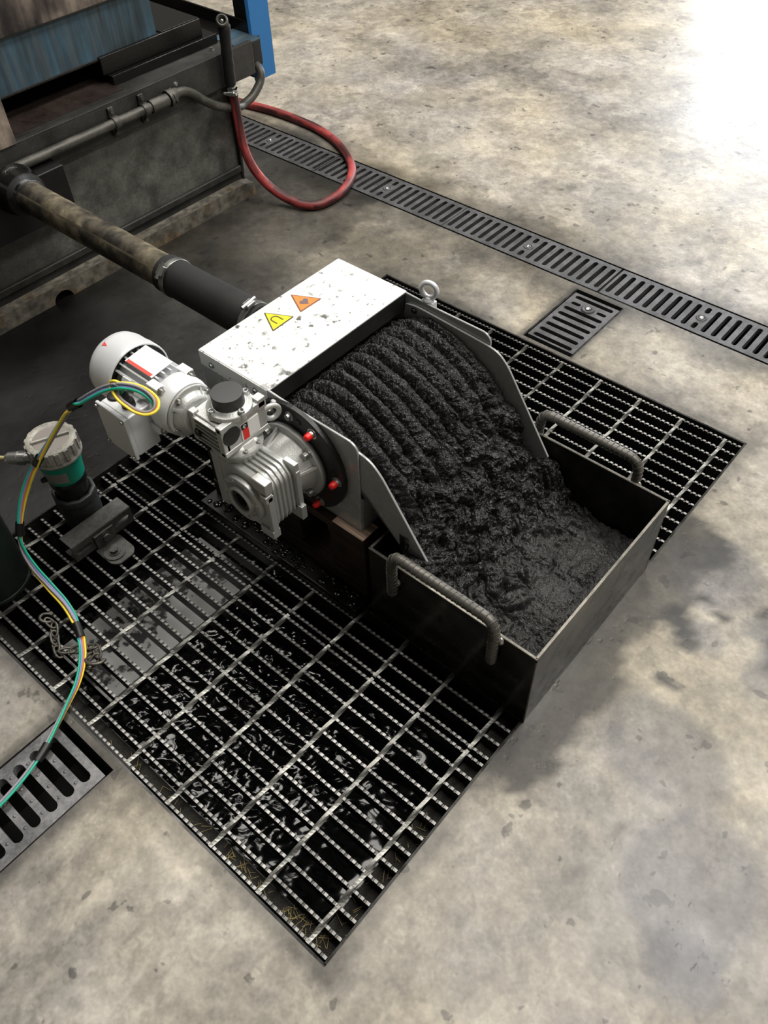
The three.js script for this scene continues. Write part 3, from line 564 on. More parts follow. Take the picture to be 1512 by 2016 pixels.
  part('slide', extXY([[-0.40, 0.288], [-0.31, 0.262], [-0.208, 0.170], [-0.206, 0.174], [-0.309, 0.267], [-0.40, 0.293]], ZF + 0.009, ZN - 0.009), M.plateDirty, t);
  part('drum', cyl(V(AX - 0.01, 0.270, ZF + 0.012), V(AX - 0.01, 0.270, ZN - 0.012), 0.078, 0.078, 48), M.plateDirty, t);
  // black flange plate with capped studs
  const fl = part('flange_plate', extXY(circlePts(AX + 0.003, AY + 0.004, 0.1025, 64), ZN + 0.0006, ZN + 0.010, [], 0.001), M.black, t, { label: 'round black flange plate' });
  for (const a of [60, 0, -60]) {
    const p = V(AX + 0.003 + 0.089 * Math.cos(a * Math.PI / 180), AY + 0.004 + 0.089 * Math.sin(a * Math.PI / 180), ZN + 0.010);
    part('nut', hexBolt(p, V(0, 0, 1), 0.0070, 0.006), M.screw, fl);
    part('red_cap', lathe([[0, 0.017], [0.0045, 0.0165], [0.0058, 0.013], [0.0062, 0.005], [0.0058, 0.0045]], p, V(0, 0, 1), 12), M.red, fl, { label: 'red plastic stud cap' });
  }
  part('nut', [92, 122].map(a => hexBolt(V(AX + 0.003 + 0.086 * Math.cos(a * Math.PI / 180), AY + 0.004 + 0.086 * Math.sin(a * Math.PI / 180), ZN + 0.010), V(0, 0, 1), 0.0062, 0.007)), M.screw, fl);
  part('plug_screw', [80, 8].map(a => hexBolt(V(AX + 0.003 + 0.083 * Math.cos(a * Math.PI / 180), AY + 0.004 + 0.083 * Math.sin(a * Math.PI / 180), ZN + 0.010), V(0, 0, 1), 0.0052, 0.002)), M.galvDark, fl);
  // lifting eye on the far side
  const ey = new THREE.TorusGeometry(0.0145, 0.0046, 12, 36); ey.rotateY(0.25).translate(-0.4555, 0.4085, ZF - 0.006);
  part('lifting_eye', [ey, lathe([[0.010, 0], [0.010, 0.003], [0.006, 0.006], [0.0055, 0.008], [0, 0.008]], V(-0.4555, 0.388, ZF - 0.006), V(0, 1, 0), 20), box(-0.468, -0.443, 0.372, 0.388, ZF - 0.014, ZF - 0.0002, 0.002)], M.motorPaint, t, { label: 'bright galvanised lifting eye' });
  part('inlet_pipe', [cyl(V(XL + 0.001, 0.320, -0.649), V(-0.700, 0.320, -0.649), 0.029, 0.029, 32)], M.plateDirty, t);
}
// ───────────────────────── gear motor ─────────────────────────
{
  const t = thing('gear_motor', 'silver electric motor with two stacked worm gearboxes bolted to the black flange', 'motor', [-0.52, 0.226, -0.39]);
  const A = 45 * Math.PI / 180;
  // lower gearbox, axis along z
  const rsq = (r, c) => roundPoly([[AX - 0.068, AY - 0.062], [AX + 0.050 - c, AY - 0.062], [AX + 0.050, AY - 0.062 + c], [AX + 0.050, AY + 0.056 - c], [AX + 0.050 - c, AY + 0.056], [AX - 0.068, AY + 0.056]].map(p => [AX + (p[0] - AX) * r, AY + (p[1] - AY) * r]), 0.006, 3);
  const fl = part('output_flange', [lathe([[0.030, 0], [0.069, 0], [0.069, 0.009], [0.067, 0.010], [0.057, 0.010], [0.055, 0.012], [0.046, 0.044], [0.044, 0.046], [0, 0.046]], V(AX, AY, -0.4695), V(0, 0, 1), 64)], M.castAlu, t);
  for (const k of [0, 1, 2, 3]) {
    const a = A + k * Math.PI / 2, c = Math.cos(a), s = Math.sin(a);
    part('flange_bolt', [hexBolt(V(AX + 0.0605 * c, AY + 0.0605 * s, -0.4595), V(0, 0, 1), 0.0068, 0.010)], M.screw, fl);
    const b = a - 0.42, rib = new THREE.ExtrudeGeometry(shape([[0.044, 0.046], [0.058, 0.012], [0.064, 0.010], [0.048, 0.046]]), { depth: 0.004, bevelEnabled: false }).translate(0, 0, -0.002);
    rib.rotateX(Math.PI / 2); rib.applyMatrix4(new THREE.Matrix4().makeRotationZ(0)); // now in x–z plane (y = thickness)
    const p = rib.attributes.position; for (let i = 0; i < p.count; i++) { const r = p.getX(i), zz = p.getZ(i), w = p.getY(i); p.setXYZ(i, AX + r * Math.cos(b) - w * Math.sin(b), AY + r * Math.sin(b) + w * Math.cos(b), -0.4695 + zz); }
    rib.computeVertexNormals(); part('flange_rib', rib, M.castAlu, fl);
  }
  const hs = part('lower_gearbox', [extXY(rsq(0.93, 0.016), -0.424, -0.362, [], 0.002), box(AX - 0.074, AX - 0.030, AY - 0.048, AY + 0.052, -0.418, -0.366, 0.006)], M.castAlu, t);
  for (let k = 0; k < 5; k++) part('cooling_fin', extXY(rsq(1.0, 0.018), -0.4145 + k * 0.0088, -0.4110 + k * 0.0088, [], 0.0008), M.castAlu, hs);
  part('back_lug', [box(AX + 0.030, AX + 0.055, AY + 0.030, AY + 0.056, -0.428, -0.418, 0.0015), box(AX + 0.046, AX + 0.056, AY - 0.050, AY + 0.040, -0.428, -0.419, 0.0015), box(AX + 0.034, AX + 0.060, AY - 0.066, AY - 0.044, -0.428, -0.417, 0.0015), box(AX + 0.050, AX + 0.060, AY - 0.046, AY - 0.036, -0.428, -0.417, 0.001)], M.castAlu, hs);
  part('front_lug', [box(AX + 0.024, AX + 0.054, AY + 0.038, AY + 0.060, -0.374, -0.358, 0.002), box(AX + 0.044, AX + 0.054, AY - 0.050, AY + 0.030, -0.372, -0.360, 0.0015), box(AX + 0.024, AX + 0.054, AY - 0.066, AY - 0.048, -0.374, -0.358, 0.002), box(AX + 0.040, AX + 0.054, AY + 0.020, AY + 0.034, -0.370, -0.356, 0.001), box(AX - 0.070, AX - 0.052, AY - 0.060, AY + 0.056, -0.372, -0.360, 0.002)], M.castAlu, hs);
  part('bearing_cover', [lathe([[0.0195, 0.002], [0.0195, 0.014], [0.0215, 0.0165], [0.0255, 0.0165], [0.0268, 0.013], [0.0275, 0.007], [0.0315, 0.007], [0.0325, 0.0115], [0.0415, 0.0115], [0.043, 0.0095], [0.043, 0]], V(AX - 0.003, AY - 0.004, -0.364), V(0, 0, 1), 56), ...[0, 1, 2, 3, 4, 5, 6, 7].map(k => capScrew(V(AX - 0.003 + 0.036 * Math.cos(k * Math.PI / 4 + 0.3), AY - 0.004 + 0.036 * Math.sin(k * Math.PI / 4 + 0.3), -0.3525), V(0, 0, 1), 0.0036, 0.0012))], M.castAlu, hs);
  part('hollow_shaft', [lathe([[0.0115, 0.004], [0.0115, 0.0115], [0.014, 0.0135], [0.0170, 0.0135], [0.0178, 0.008], [0.0198, 0.005]], V(AX - 0.003, AY - 0.004, -0.364), V(0, 0, 1), 40)], M.galvDark, hs);
  part('bore', [lathe([[0, -0.02], [0.0115, -0.02], [0.0115, 0.0045]], V(AX - 0.003, AY - 0.004, -0.364), V(0, 0, 1), 32), cyl(V(AX - 0.003, AY - 0.004, -0.386), V(AX - 0.003, AY - 0.004, -0.372), 0.007, 0.007, 20)], M.black, hs, { label: 'dark hollow bore' });
  // neck between the gearboxes, axis vertical
  const UX = -0.486, UZ = -0.394;
  const nk = part('neck', [lathe([[0.030, -0.05], [0.034, -0.012], [0.0405, -0.010], [0.0405, -0.004], [0.034, -0.002], [0.031, 0.006], [0, 0.006]], V(UX, 0.366, UZ), V(0, 1, 0), 48)], M.castAlu, t);
  part('neck_screw', [0.35, 1.2, -0.4, 2.4].map(a => capScrew(V(UX + 0.0365 * Math.cos(a), 0.3615, UZ + 0.0365 * Math.sin(a)), V(0, 1, 0), 0.0034, 0.005)), M.screw, nk);
  // upper gearbox
  const B = { x0: -0.530, x1: -0.459, y0: 0.372, y1: 0.426, z0: -0.438, z1: -0.350 };
  const up = part('upper_gearbox', [box(B.x0, B.x1, B.y0, B.y1 - 0.004, B.z0, B.z1 - 0.004, 0.003), box(B.x0, B.x0 + 0.012, B.y0 - 0.003, B.y1, B.z1 - 0.012, B.z1, 0.0015), box(B.x1 - 0.012, B.x1, B.y0 - 0.003, B.y1, B.z1 - 0.012, B.z1, 0.0015), box(B.x1 - 0.010, B.x1 + 0.001, B.y1 - 0.010, B.y1 + 0.001, B.z0, B.z1, 0.0015), box(B.x1 - 0.010, B.x1 + 0.001, B.y0 - 0.003, B.y0 + 0.006, B.z0, B.z1, 0.0015), box(B.x1 - 0.014, B.x1 + 0.001, B.y1 - 0.014, B.y1 + 0.006, B.z0 - 0.002, B.z0 + 0.014, 0.0015)], M.castAlu, t);
  for (let k = 0; k < 6; k++) part('cooling_fin', box(B.x0 + 0.010, B.x1 - 0.010, B.y0 + 0.002 + k * 0.0085, B.y0 + 0.0045 + k * 0.0085, B.z1 - 0.006, B.z1 + 0.0015, 0.0008), M.castAlu, up);
  part('plug_bolt', hexBolt(V(-0.513, 0.392, B.z1 + 0.001), V(0, 0, 1), 0.0060, 0.004), M.galvDark, up);
  part('worm_cover', [cyl(V(B.x1 - 0.002, 0.4035, -0.3675), V(B.x1 + 0.0015, 0.4035, -0.3675), 0.0162, 0.0158, 36)], M.black, up, { label: 'flat black round worm cover' });
  const lb = part('maker_label', [box(B.x1, B.x1 + 0.0012, 0.380, 0.410, -0.421, -0.385)], M.white, up, { label: 'white maker label with a red strip' });
  part('label_red', [box(B.x1 + 0.001, B.x1 + 0.0017, 0.380, 0.400, -0.399, -0.388)], M.red, lb);
  part('label_black', [box(B.x1 + 0.001, B.x1 + 0.0017, 0.4005, 0.410, -0.399, -0.386)], M.black, lb);
  { const r = new THREE.TorusGeometry(0.0027, 0.0006, 6, 20, 5.0).rotateY(Math.PI / 2).translate(B.x1 + 0.0018, 0.4052, -0.3925); part('label_emblem', [r, box(B.x1 + 0.0015, B.x1 + 0.0021, 0.4045, 0.4055, -0.3935, -0.3905)], M.white, lb); }
  const ring = part('top_ring', [lathe([[0.024, 0.010], [0.0275, 0.010], [0.0280, 0.007], [0.0335, 0.0065], [0.0345, 0.005], [0.0345, -0.002]], V(UX, 0.426, UZ), V(0, 1, 0), 48), ...[0.1, 1.67, 3.24, 4.81].map(a => cyl(V(UX + 0.031 * Math.cos(a), 0.424, UZ + 0.031 * Math.sin(a)), V(UX + 0.031 * Math.cos(a), 0.434, UZ + 0.031 * Math.sin(a)), 0.0062, 0.0055, 16))], M.castAlu, t);
  for (const a of [0.1, 1.67, 3.24, 4.81]) part('ring_screw', capScrew(V(UX + 0.031 * Math.cos(a), 0.434, UZ + 0.031 * Math.sin(a)), V(0, 1, 0), 0.0048, 0.006), M.screw, ring);
  part('top_cap', lathe([[0.0240, 0], [0.0240, 0.0225], [0.0232, 0.0235], [0, 0.0235]], V(UX, 0.432, UZ), V(0, 1, 0), 48), M.blackGrey, t, { label: 'round dark grey rubber cap' });
  const eye = new THREE.TorusGeometry(0.0122, 0.0043, 12, 36).rotateY(Math.PI / 2 - 0.35).translate(-0.459, 0.3935, -0.4475);
  part('lifting_eye', [eye, cyl(V(-0.466, 0.395, -0.4365), V(-0.462, 0.394, -0.4385), 0.009, 0.006, 16), hexBolt(V(-0.462, 0.404, -0.455), V(0.2, 0.9, -0.3), 0.0042, 0.005, false)], M.castAlu, t);
  // motor, axis along x
  const MY = 0.403, MZ = -0.3665, mo = V(0, MY, MZ), ax = V(1, 0, 0), at = x => V(x, MY, MZ);
  const ad = part('motor_adapter', [lathe([[0.0, -0.004], [0.0335, -0.004], [0.0355, 0.004], [0.030, 0.010], [0.027, 0.016], [0, 0.016]], at(-0.546), ax, 48), lathe([[0, 0], [0.043, 0], [0.043, 0.004], [0.041, 0.005], [0, 0.005]], at(-0.550), ax, 56)], M.castAlu, t);
  for (const k of [0, 1, 2, 3]) {
    const a = 0.5 + k * Math.PI / 2, c = Math.cos(a), s = Math.sin(a);
    part('adapter_bolt', hexBolt(V(-0.545, MY + 0.038 * c, MZ + 0.038 * s), ax, 0.0042, 0.005), M.screw, ad);
    const b = a + 0.4, w = 0.0018, P = [];
    part('adapter_rib', extXY([[-0.545, 0.040], [-0.531, 0.024], [-0.531, 0.018], [-0.545, 0.018]], -w, w).rotateX(b).translate(0, MY, MZ), M.castAlu, ad);
  }
  const shield = part('end_shield', [lathe([[0.030, 0], [0.0425, 0], [0.0445, 0.003], [0.0445, 0.010], [0.0465, 0.013], [0.0465, 0.034], [0.045, 0.038], [0, 0.040]].map(p => [p[0], 0.040 - p[1]]).reverse(), at(-0.590), ax, 56)], M.motorPaint, t);
  for (const a of [0.55, 2.2, -0.75, -2.4]) {
    const c = Math.cos(a), s = Math.sin(a), yy = MY + 0.046 * c, zz = MZ + 0.046 * s;
    part('tie_lug', [box(-0.600, -0.575, yy - 0.008, yy + 0.007, zz - 0.008, zz + 0.008, 0.002)], M.motorPaint, shield); part('tie_nut', hexBolt(V(-0.575, yy, zz), ax, 0.0055, 0.007), M.screw, shield);
  }
  const stat = part('motor_body', [cyl(at(-0.690), at(-0.588), 0.038, 0.038, 40)], M.motorPaint, t);
  for (let k = 0; k < 24; k++) {
    const a = k / 24 * 2 * Math.PI; const term = Math.sin(a) > 0.80; if (term) continue;
    const f = box(-0.683, -0.592, 0.036, 0.0480, -0.0014, 0.0014); f.rotateX(a).translate(0, MY, MZ); part('cooling_fin', f, M.motorPaint, stat);
  }
  const tilt = (g, a) => g.rotateX(a).translate(0, MY, MZ);
  const np = part('rating_plate', tilt(box(-0.664, -0.600, 0.0482, 0.0492, -0.028, 0.014, 0.0004), 0.10), M.white, stat, { label: 'white rating plate with a red stripe' });
  part('rating_plate_pad', [tilt(box(-0.652, -0.634, 0.040, 0.0500, -0.008, 0.008, 0.001), 0.95), tilt(box(-0.620, -0.602, 0.040, 0.0500, -0.008, 0.008, 0.001), 0.95)], M.motorPaint, stat);
  const np2 = part('rating_stripe', tilt(box(-0.661, -0.604, 0.0492, 0.0496, 0.008, 0.0138), 0.10), M.redLabel, stat, { label: 'red stripe of the rating plate' });
  const fc = part('fan_cover', lathe([[0.0545, 0.0], [0.0570, 0.0], [0.0575, 0.004], [0.0575, 0.020], [0.0562, 0.022], [0.0562, 0.045], [0.054, 0.055], [0.048, 0.0625], [0.040, 0.066], [0, 0.067]].reverse(), at(-0.668), V(-1, 0, 0), 64), M.motorPaint, t);
  part('fan_cover_lining', [lathe([[0.0545, 0.0005], [0.053, 0.004], [0.040, 0.006]], at(-0.668), V(-1, 0, 0), 48)], M.black, fc);
  part('direction_arrow', tilt(extXZ([[-0.716, -0.003], [-0.706, 0.001], [-0.715, 0.005]], 0.0562, 0.0566), 0.30), M.redLabel, fc);
  // terminal box on the viewer's side
  const tb = part('terminal_box', [box(-0.660, -0.595, 0.336, 0.4145, -0.330, -0.287, 0.003)], M.motorPaint, t);
  part('box_lid', [box(-0.663, -0.592, 0.334, 0.417, -0.2850, -0.279, 0.002), box(-0.659, -0.596, 0.338, 0.413, -0.288, -0.2845)], M.motorPaint, tb);
  part('lid_screw', [[-0.658, 0.412], [-0.597, 0.412], [-0.658, 0.339], [-0.597, 0.339]].map(p => capScrew(V(p[0], p[1], -0.279), V(0, 0, 1), 0.003, 0.003)), M.screw, tb);
  part('blanking_plug', [lathe([[0, 0.004], [0.011, 0.0036], [0.0125, 0.002], [0.0125, -0.001]], V(-0.650, 0.4145, -0.308), V(0, 1, 0), 28), box(-0.657, -0.643, 0.4175, 0.4192, -0.3090, -0.3070)], M.black, tb);
  part('cable_gland', [lathe([[0, 0.018], [0.0045, 0.018], [0.0060, 0.016], [0.0095, 0.012], [0.0105, 0.009], [0.0105, 0.0]], V(-0.617, 0.4145, -0.308), V(0.05, 1, 0.1), 16)], M.black, tb);
  part('gland_nut', [lathe([[0, 0.034], [0.0045, 0.033], [0.0060, 0.028], [0.0062, 0.016]], V(-0.617, 0.4145, -0.308), V(0.05, 1, 0.1), 12)], M.galvDark, tb);
  part('box_foot', [box(-0.600, -0.586, 0.358, 0.372, -0.345, -0.325, 0.002)], M.motorPaint, tb);
}
// ───────────────────────── pallet and plank ─────────────────────────
{
  const x0 = -0.705, x1 = -0.303, z0 = -0.835, z1 = -0.466, t = thing('wooden_pallet', 'dark oil-soaked wooden pallet carrying the silver separator', 'pallet', [(x0 + x1) / 2, 0.022, (z0 + z1) / 2]);
  const dz = (z1 - z0) / 4;
  for (let k = 0; k < 4; k++) part('deck_board', box(x0, x1, 0.1665, 0.1848, z0 + k * dz + 0.004, z0 + (k + 1) * dz - (k < 3 ? 0.004 : 0), 0.0015), k === 3 ? M.woodDark : M.woodDark, t);
  part('worn_corner', box(-0.372, x1 - 0.0005, 0.1845, 0.1850, z1 - 0.040, z1 - 0.0006), M.woodLight, t, { label: 'bare pale wood at the worn corner' });
  for (const x of [x1 - 0.085, (x0 + x1) / 2 - 0.04, x0]) { part('stringer', box(x, x + 0.085, 0.146, 0.1665, z0, z1 - 0.003, 0.0015), M.woodDark, t); for (const z of [z1 - 0.085, (z0 + z1) / 2 - 0.04, z0]) part('block', box(x + 0.001, x + 0.083, 0.058, 0.146, z, z + 0.08, 0.002), M.woodDark, t); }
  for (const z of [z1 - 0.092, (z0 + z1) / 2 - 0.045, z0]) part('bottom_board', box(x0, x1, 0.022, 0.058, z, z + 0.09, 0.002), M.woodDark, t);
}
single('wooden_plank', box(-0.712, -0.300, 0.0025, 0.0215, -0.560, -0.432, 0.002), M.woodWet, 'wet black plank under the pallet edge, splashed with sludge', 'plank');
{ // splatter of wet sludge lying on the plank
  const g = []; for (let k = 0; k < 90; k++) { const x = -0.70 + 0.39 * rnd(), z = -0.436 - 0.028 * rnd(), r = 0.002 + 0.006 * rnd(); const s = new THREE.SphereGeometry(r, 7, 5); const p = s.attributes.position; for (let i = 0; i < p.count; i++) { const q = 1 + 0.5 * perlin.noise(p.getX(i) * 300 + k, p.getY(i) * 300, p.getZ(i) * 300); p.setXYZ(i, p.getX(i) * q, p.getY(i) * q * 0.45, p.getZ(i) * q); } s.computeVertexNormals(); g.push(s.translate(x, 0.0222, z)); }
  single('sludge_splatter', g, STD({ color: 0x0d0d0c, roughness: 0.15 }), 'small wet black sludge drops on the plank below the gearbox', 'sludge', { kind: 'stuff' });
}
// ───────────────────────── discharge pipe ─────────────────────────
{
  const z = -0.649, y = 0.320, t = thing('supply_pipe', 'thick grimy pipe with black rubber sleeve running from the tank to the separator', 'pipe', [-1.13, y - 0.036, z]);
  part('steel_pipe', cyl(V(-1.47, y, z), V(-0.93, y, z), 0.0345, 0.0335, 48), M.pipeSteel, t);
  part('flange_collar', lathe([[0.034, 0.062], [0.0385, 0.061], [0.0385, 0.052], [0.047, 0.048], [0.0485, 0.044], [0.0485, 0.020], [0.054, 0.014], [0.056, 0.0]], V(-1.497, y, z), V(1, 0, 0), 40), M.oilBlack, t);
  part('rubber_sleeve', lathe([[0.0345, 0.0], [0.0372, 0.0005], [0.0376, 0.004], [0.0372, 0.02], [0.0374, 0.12], [0.0385, 0.2], [0.0375, 0.262], [0.036, 0.266], [0.030, 0.266]], V(-0.972, y, z), V(1, 0, 0), 48), M.rubber, t);
  for (const [x, a] of [[-0.944, 0.75], [-0.722, 0.15]]) {
    const c = part('hose_clamp', [lathe([[0.0378, -0.006], [0.0392, -0.006], [0.0392, 0.006], [0.0378, 0.006]], V(x, y, z), V(1, 0, 0), 48)], M.screw, t);
    part('clamp_screw', [box(-0.008, 0.008, 0.0388, 0.0475, -0.010, 0.010, 0.002).rotateX(a).translate(x, y, z), cyl(V(0, 0.0455, -0.016), V(0, 0.0455, 0.017), 0.0042, 0.0042, 10).rotateX(a).translate(x, y, z)], M.screw, c);
  }
}
// ───────────────────────── oily machine with tank ─────────────────────────
{
  const t = thing('machine_base', 'large oily machine with blue panel, steel base tank and blue corner post', 'machine', [-1.85, 0, -0.75]);
  const zL = 0.35;                                   // runs on out of the frame to the left
  part('tank_wall', [box(-1.60, -1.572, 0.03, 0.302, -1.345, zL), box(-2.3, -1.60, 0.03, 0.302, -1.345, -1.32)], M.tank, t);
  part('wall_gusset', extXY([[-1.60, 0.02], [-1.563, 0.02], [-1.545, 0.30], [-1.60, 0.30]], -1.352, -1.345), M.tankDark, t);
  part('wall_strip', [box(-1.572, -1.560, 0.058, 0.077, -1.345, zL, 0.003), box(-1.572, -1.566, 0.028, 0.058, -1.345, zL)], M.beam, t);
  // base plinth with a drain notch
  const notch = []; for (let k = 0; k <= 10; k++) { const a = Math.PI * k / 10; notch.push([-0.675 + 0.028 * Math.cos(a), 0.004 + 0.026 * Math.sin(a)]); }
  part('plinth', [extZY([[zL, 0.004], [zL, 0.049], [-1.31, 0.049], [-1.345, 0.040], [-1.352, 0.004], ...notch.map(p => p).reverse()].map(p => p), -1.548, -1.516), box(-1.60, -1.548, 0.004, 0.036, -1.345, zL)], M.plinth, t, { label: 'rusty base plinth with a drain notch' });
  const fp = part('pipe_plate', [box(-1.572, -1.498, 0.212, 0.326, -0.778, -0.30, 0.003)], M.oilBlackDull, t);
  part('beam', [box(-1.70, -1.552, 0.302, 0.381, -1.440, zL, 0.003), box(-1.566, -1.552, 0.379, 0.3855, -1.440, zL, 0.001)], M.beam, t);
  part('beam_bolt', [hexBolt(V(-1.552, 0.362, -1.17), V(1, 0, 0), 0.005, 0.004), hexBolt(V(-1.60, 0.381, -1.34), V(0, 1, 0), 0.006, 0.007)], M.screw, t);
  part('recess_deck', [box(-1.95, -1.592, 0.379, 0.383, -1.045, zL)], STD({ color: 0x4a3f3a, roughness: 0.4, map: grimeMap }), t);
  part('recess_back', [box(-1.97, -1.95, 0.381, 0.60, -1.3, zL)], M.oilBlackDull, t);
  part('deck_step', [box(-1.95, -1.625, 0.381, 0.404, -1.385, -1.042, 0.002)], M.oilBlack, t);
  part('deck_step', [box(-2.15, -1.642, 0.404, 0.446, -1.352, -1.030, 0.003)], M.oilBlack, t);
  part('oil_tray', [box(-2.15, -1.66, 0.379, 0.384, -1.470, -1.385), box(-2.15, -1.60, 0.379, 0.414, -1.478, -1.472, 0.001), box(-2.15, -1.646, 0.4455, 0.4485, -1.349, -1.225, 0.001)], M.oilBlack, t);
  part('corner_plate', [box(-1.66, -1.553, 0.3805, 0.3835, -1.474, -1.392)], M.blueOily, t);
  part('blue_panel', [box(-1.99, -1.652, 0.440, 0.552, -1.215, zL)], M.blueOily, t, { label: 'blue painted panel streaked with black oil' });
  part('panel_edge', [box(-1.662, -1.649, 0.437, 0.4425, -1.215, zL, 0.001)], M.galvDark, t);
  part('upper_panel', [box(-2.0, -1.640, 0.554, 0.95, -1.215, zL, 0.004)], M.dirtyPanel, t);
  part('upright', [box(-1.585, -1.548, 0.384, 0.80, -0.712, -0.66, 0.002)], M.dirtyPanel, t, { label: 'greasy grey upright at the left edge' });
  part('corner_post', [box(-1.660, -1.602, 0.262, 1.45, -1.535, -1.482, 0.003)], M.oilBlackDull, t);
  part('post_cover', [extXZ([[-1.602, -1.475], [-1.594, -1.470], [-1.588, -1.475], [-1.588, -1.545], [-1.660, -1.545], [-1.660, -1.537], [-1.602, -1.537]], 0.262, 1.45)], M.blue, t, { label: 'bright blue corner post cover' });
  part('post_bracket', [box(-1.72, -1.585, 0.302, 0.375, -1.500, -1.440, 0.002), box(-1.66, -1.62, 0.05, 0.302, -1.40, -1.36)], M.tankDark, t);
  // conduit along the beam with clamps and fittings
  const cy = 0.343, cx = -1.5375;
  const cd = part('conduit', [cyl(V(cx, cy, zL), V(cx, cy, -1.075), 0.0115, 0.0115, 20)], M.conduit, t);
  for (const z of [-0.965, -1.056]) part('conduit_clamp', [lathe([[0.0118, -0.008], [0.0150, -0.008], [0.0150, 0.008], [0.0118, 0.008]], V(cx, cy, z), V(0, 0, 1), 20), box(-1.552, -1.545, cy - 0.034, cy + 0.034, z - 0.008, z + 0.008, 0.002), hexBolt(V(-1.545, cy + 0.026, z), V(1, 0, 0), 0.006, 0.006), hexBolt(V(-1.545, cy - 0.026, z), V(1, 0, 0), 0.006, 0.006)], M.conduit, cd);
  part('conduit_fitting', [cyl(V(cx, cy, -1.072), V(cx, cy, -1.125), 0.0155, 0.0155, 20), cyl(V(cx, cy + 0.001, -1.128), V(cx, cy + 0.002, -1.136), 0.021, 0.021, 8), cyl(V(cx, cy + 0.002, -1.139), V(cx, cy + 0.004, -1.147), 0.021, 0.021, 6), cyl(V(cx, cy + 0.005, -1.147), V(cx, cy + 0.006, -1.158), 0.016, 0.014, 6)], M.conduit, cd);
  part('beam_hose', tube([[cx, cy + 0.005, -1.150], [cx, cy + 0.003, -1.178], [cx, 0.330, -1.207], [cx, 0.304, -1.236], [cx, 0.277, -1.274], [cx, 0.259, -1.313], [-1.548, 0.243, -1.355], [-1.560, 0.236, -1.386], [-1.562, 0.244, -1.424], [-1.565, 0.268, -1.460], [-1.572, 0.292, -1.474], [-1.60, 0.31, -1.478]], 0.0115, 100, 12), M.conduit, cd);
}
// ───────────────────────── red hose with spray gun ─────────────────────────
{
  const t = thing('wash_hose', 'red rubber hose looped on the floor with a black spray gun', 'hose', [-1.45, FY, -1.5]);
  part('hose', tube([[-1.530, 0.290, -1.332], [-1.526, 0.262, -1.330], [-1.517, 0.215, -1.325], [-1.500, 0.159, -1.316], [-1.474, 0.106, -1.318], [-1.442, 0.058, -1.336], [-1.395, 0.028, -1.355], [-1.340, 0.018, -1.372], [-1.306, 0.017, -1.408], [-1.305, 0.017, -1.490], [-1.350, 0.017, -1.584], [-1.418, 0.017, -1.650], [-1.520, 0.017, -1.706], [-1.629, 0.017, -1.738], [-1.724, 0.017, -1.745], [-1.841, 0.017, -1.742], [-1.95, 0.017, -1.725], [-2.15, 0.017, -1.69]], 0.0128, 240, 14), M.redHose, t);
  const gun = part('spray_gun', [lathe([[0.012, 0], [0.0145, 0.004], [0.0155, 0.03], [0.0140, 0.038], [0.0158, 0.052], [0.0140, 0.066], [0.0158, 0.080], [0.0145, 0.098], [0.0150, 0.120], [0.0165, 0.135], [0.0165, 0.145], [0.013, 0.150], [0, 0.150]], V(-1.531, 0.312, -1.329), V(0.01, 1, -0.05), 24)], M.rubber, t);
  part('nozzle', [lathe([[0.0145, -0.016], [0.0155, 0.0], [0.0155, 0.018], [0.0135, 0.022], [0.0095, 0.022], [0.008, 0.012], [0, 0.012]], V(-1.535, 0.461, -1.337), V(0.62, 0.60, 0.5), 24)], M.conduit, gun);
  part('nozzle_tip', [new THREE.SphereGeometry(0.0055, 12, 8).translate(-1.526, 0.4695, -1.3295)], M.screw, gun);
  const cl = part('hose_clamp', [lathe([[0.0135, -0.007], [0.0148, -0.007], [0.0148, 0.007], [0.0135, 0.007]], V(-1.530, 0.297, -1.332), V(0.05, 1, 0), 24), cyl(V(-1.530, 0.318, -1.330), V(-1.530, 0.306, -1.331), 0.010, 0.010, 12)], M.screw, t);
  part('clamp_screw', [box(-0.010, 0.010, -0.005, 0.005, 0.013, 0.022, 0.002).rotateY(0.5).translate(-1.530, 0.297, -1.332), cyl(V(-0.018, 0, 0.018), V(0.016, 0, 0.018), 0.004, 0.004, 10).rotateY(0.5).translate(-1.530, 0.297, -1.332)], M.screw, cl);
}
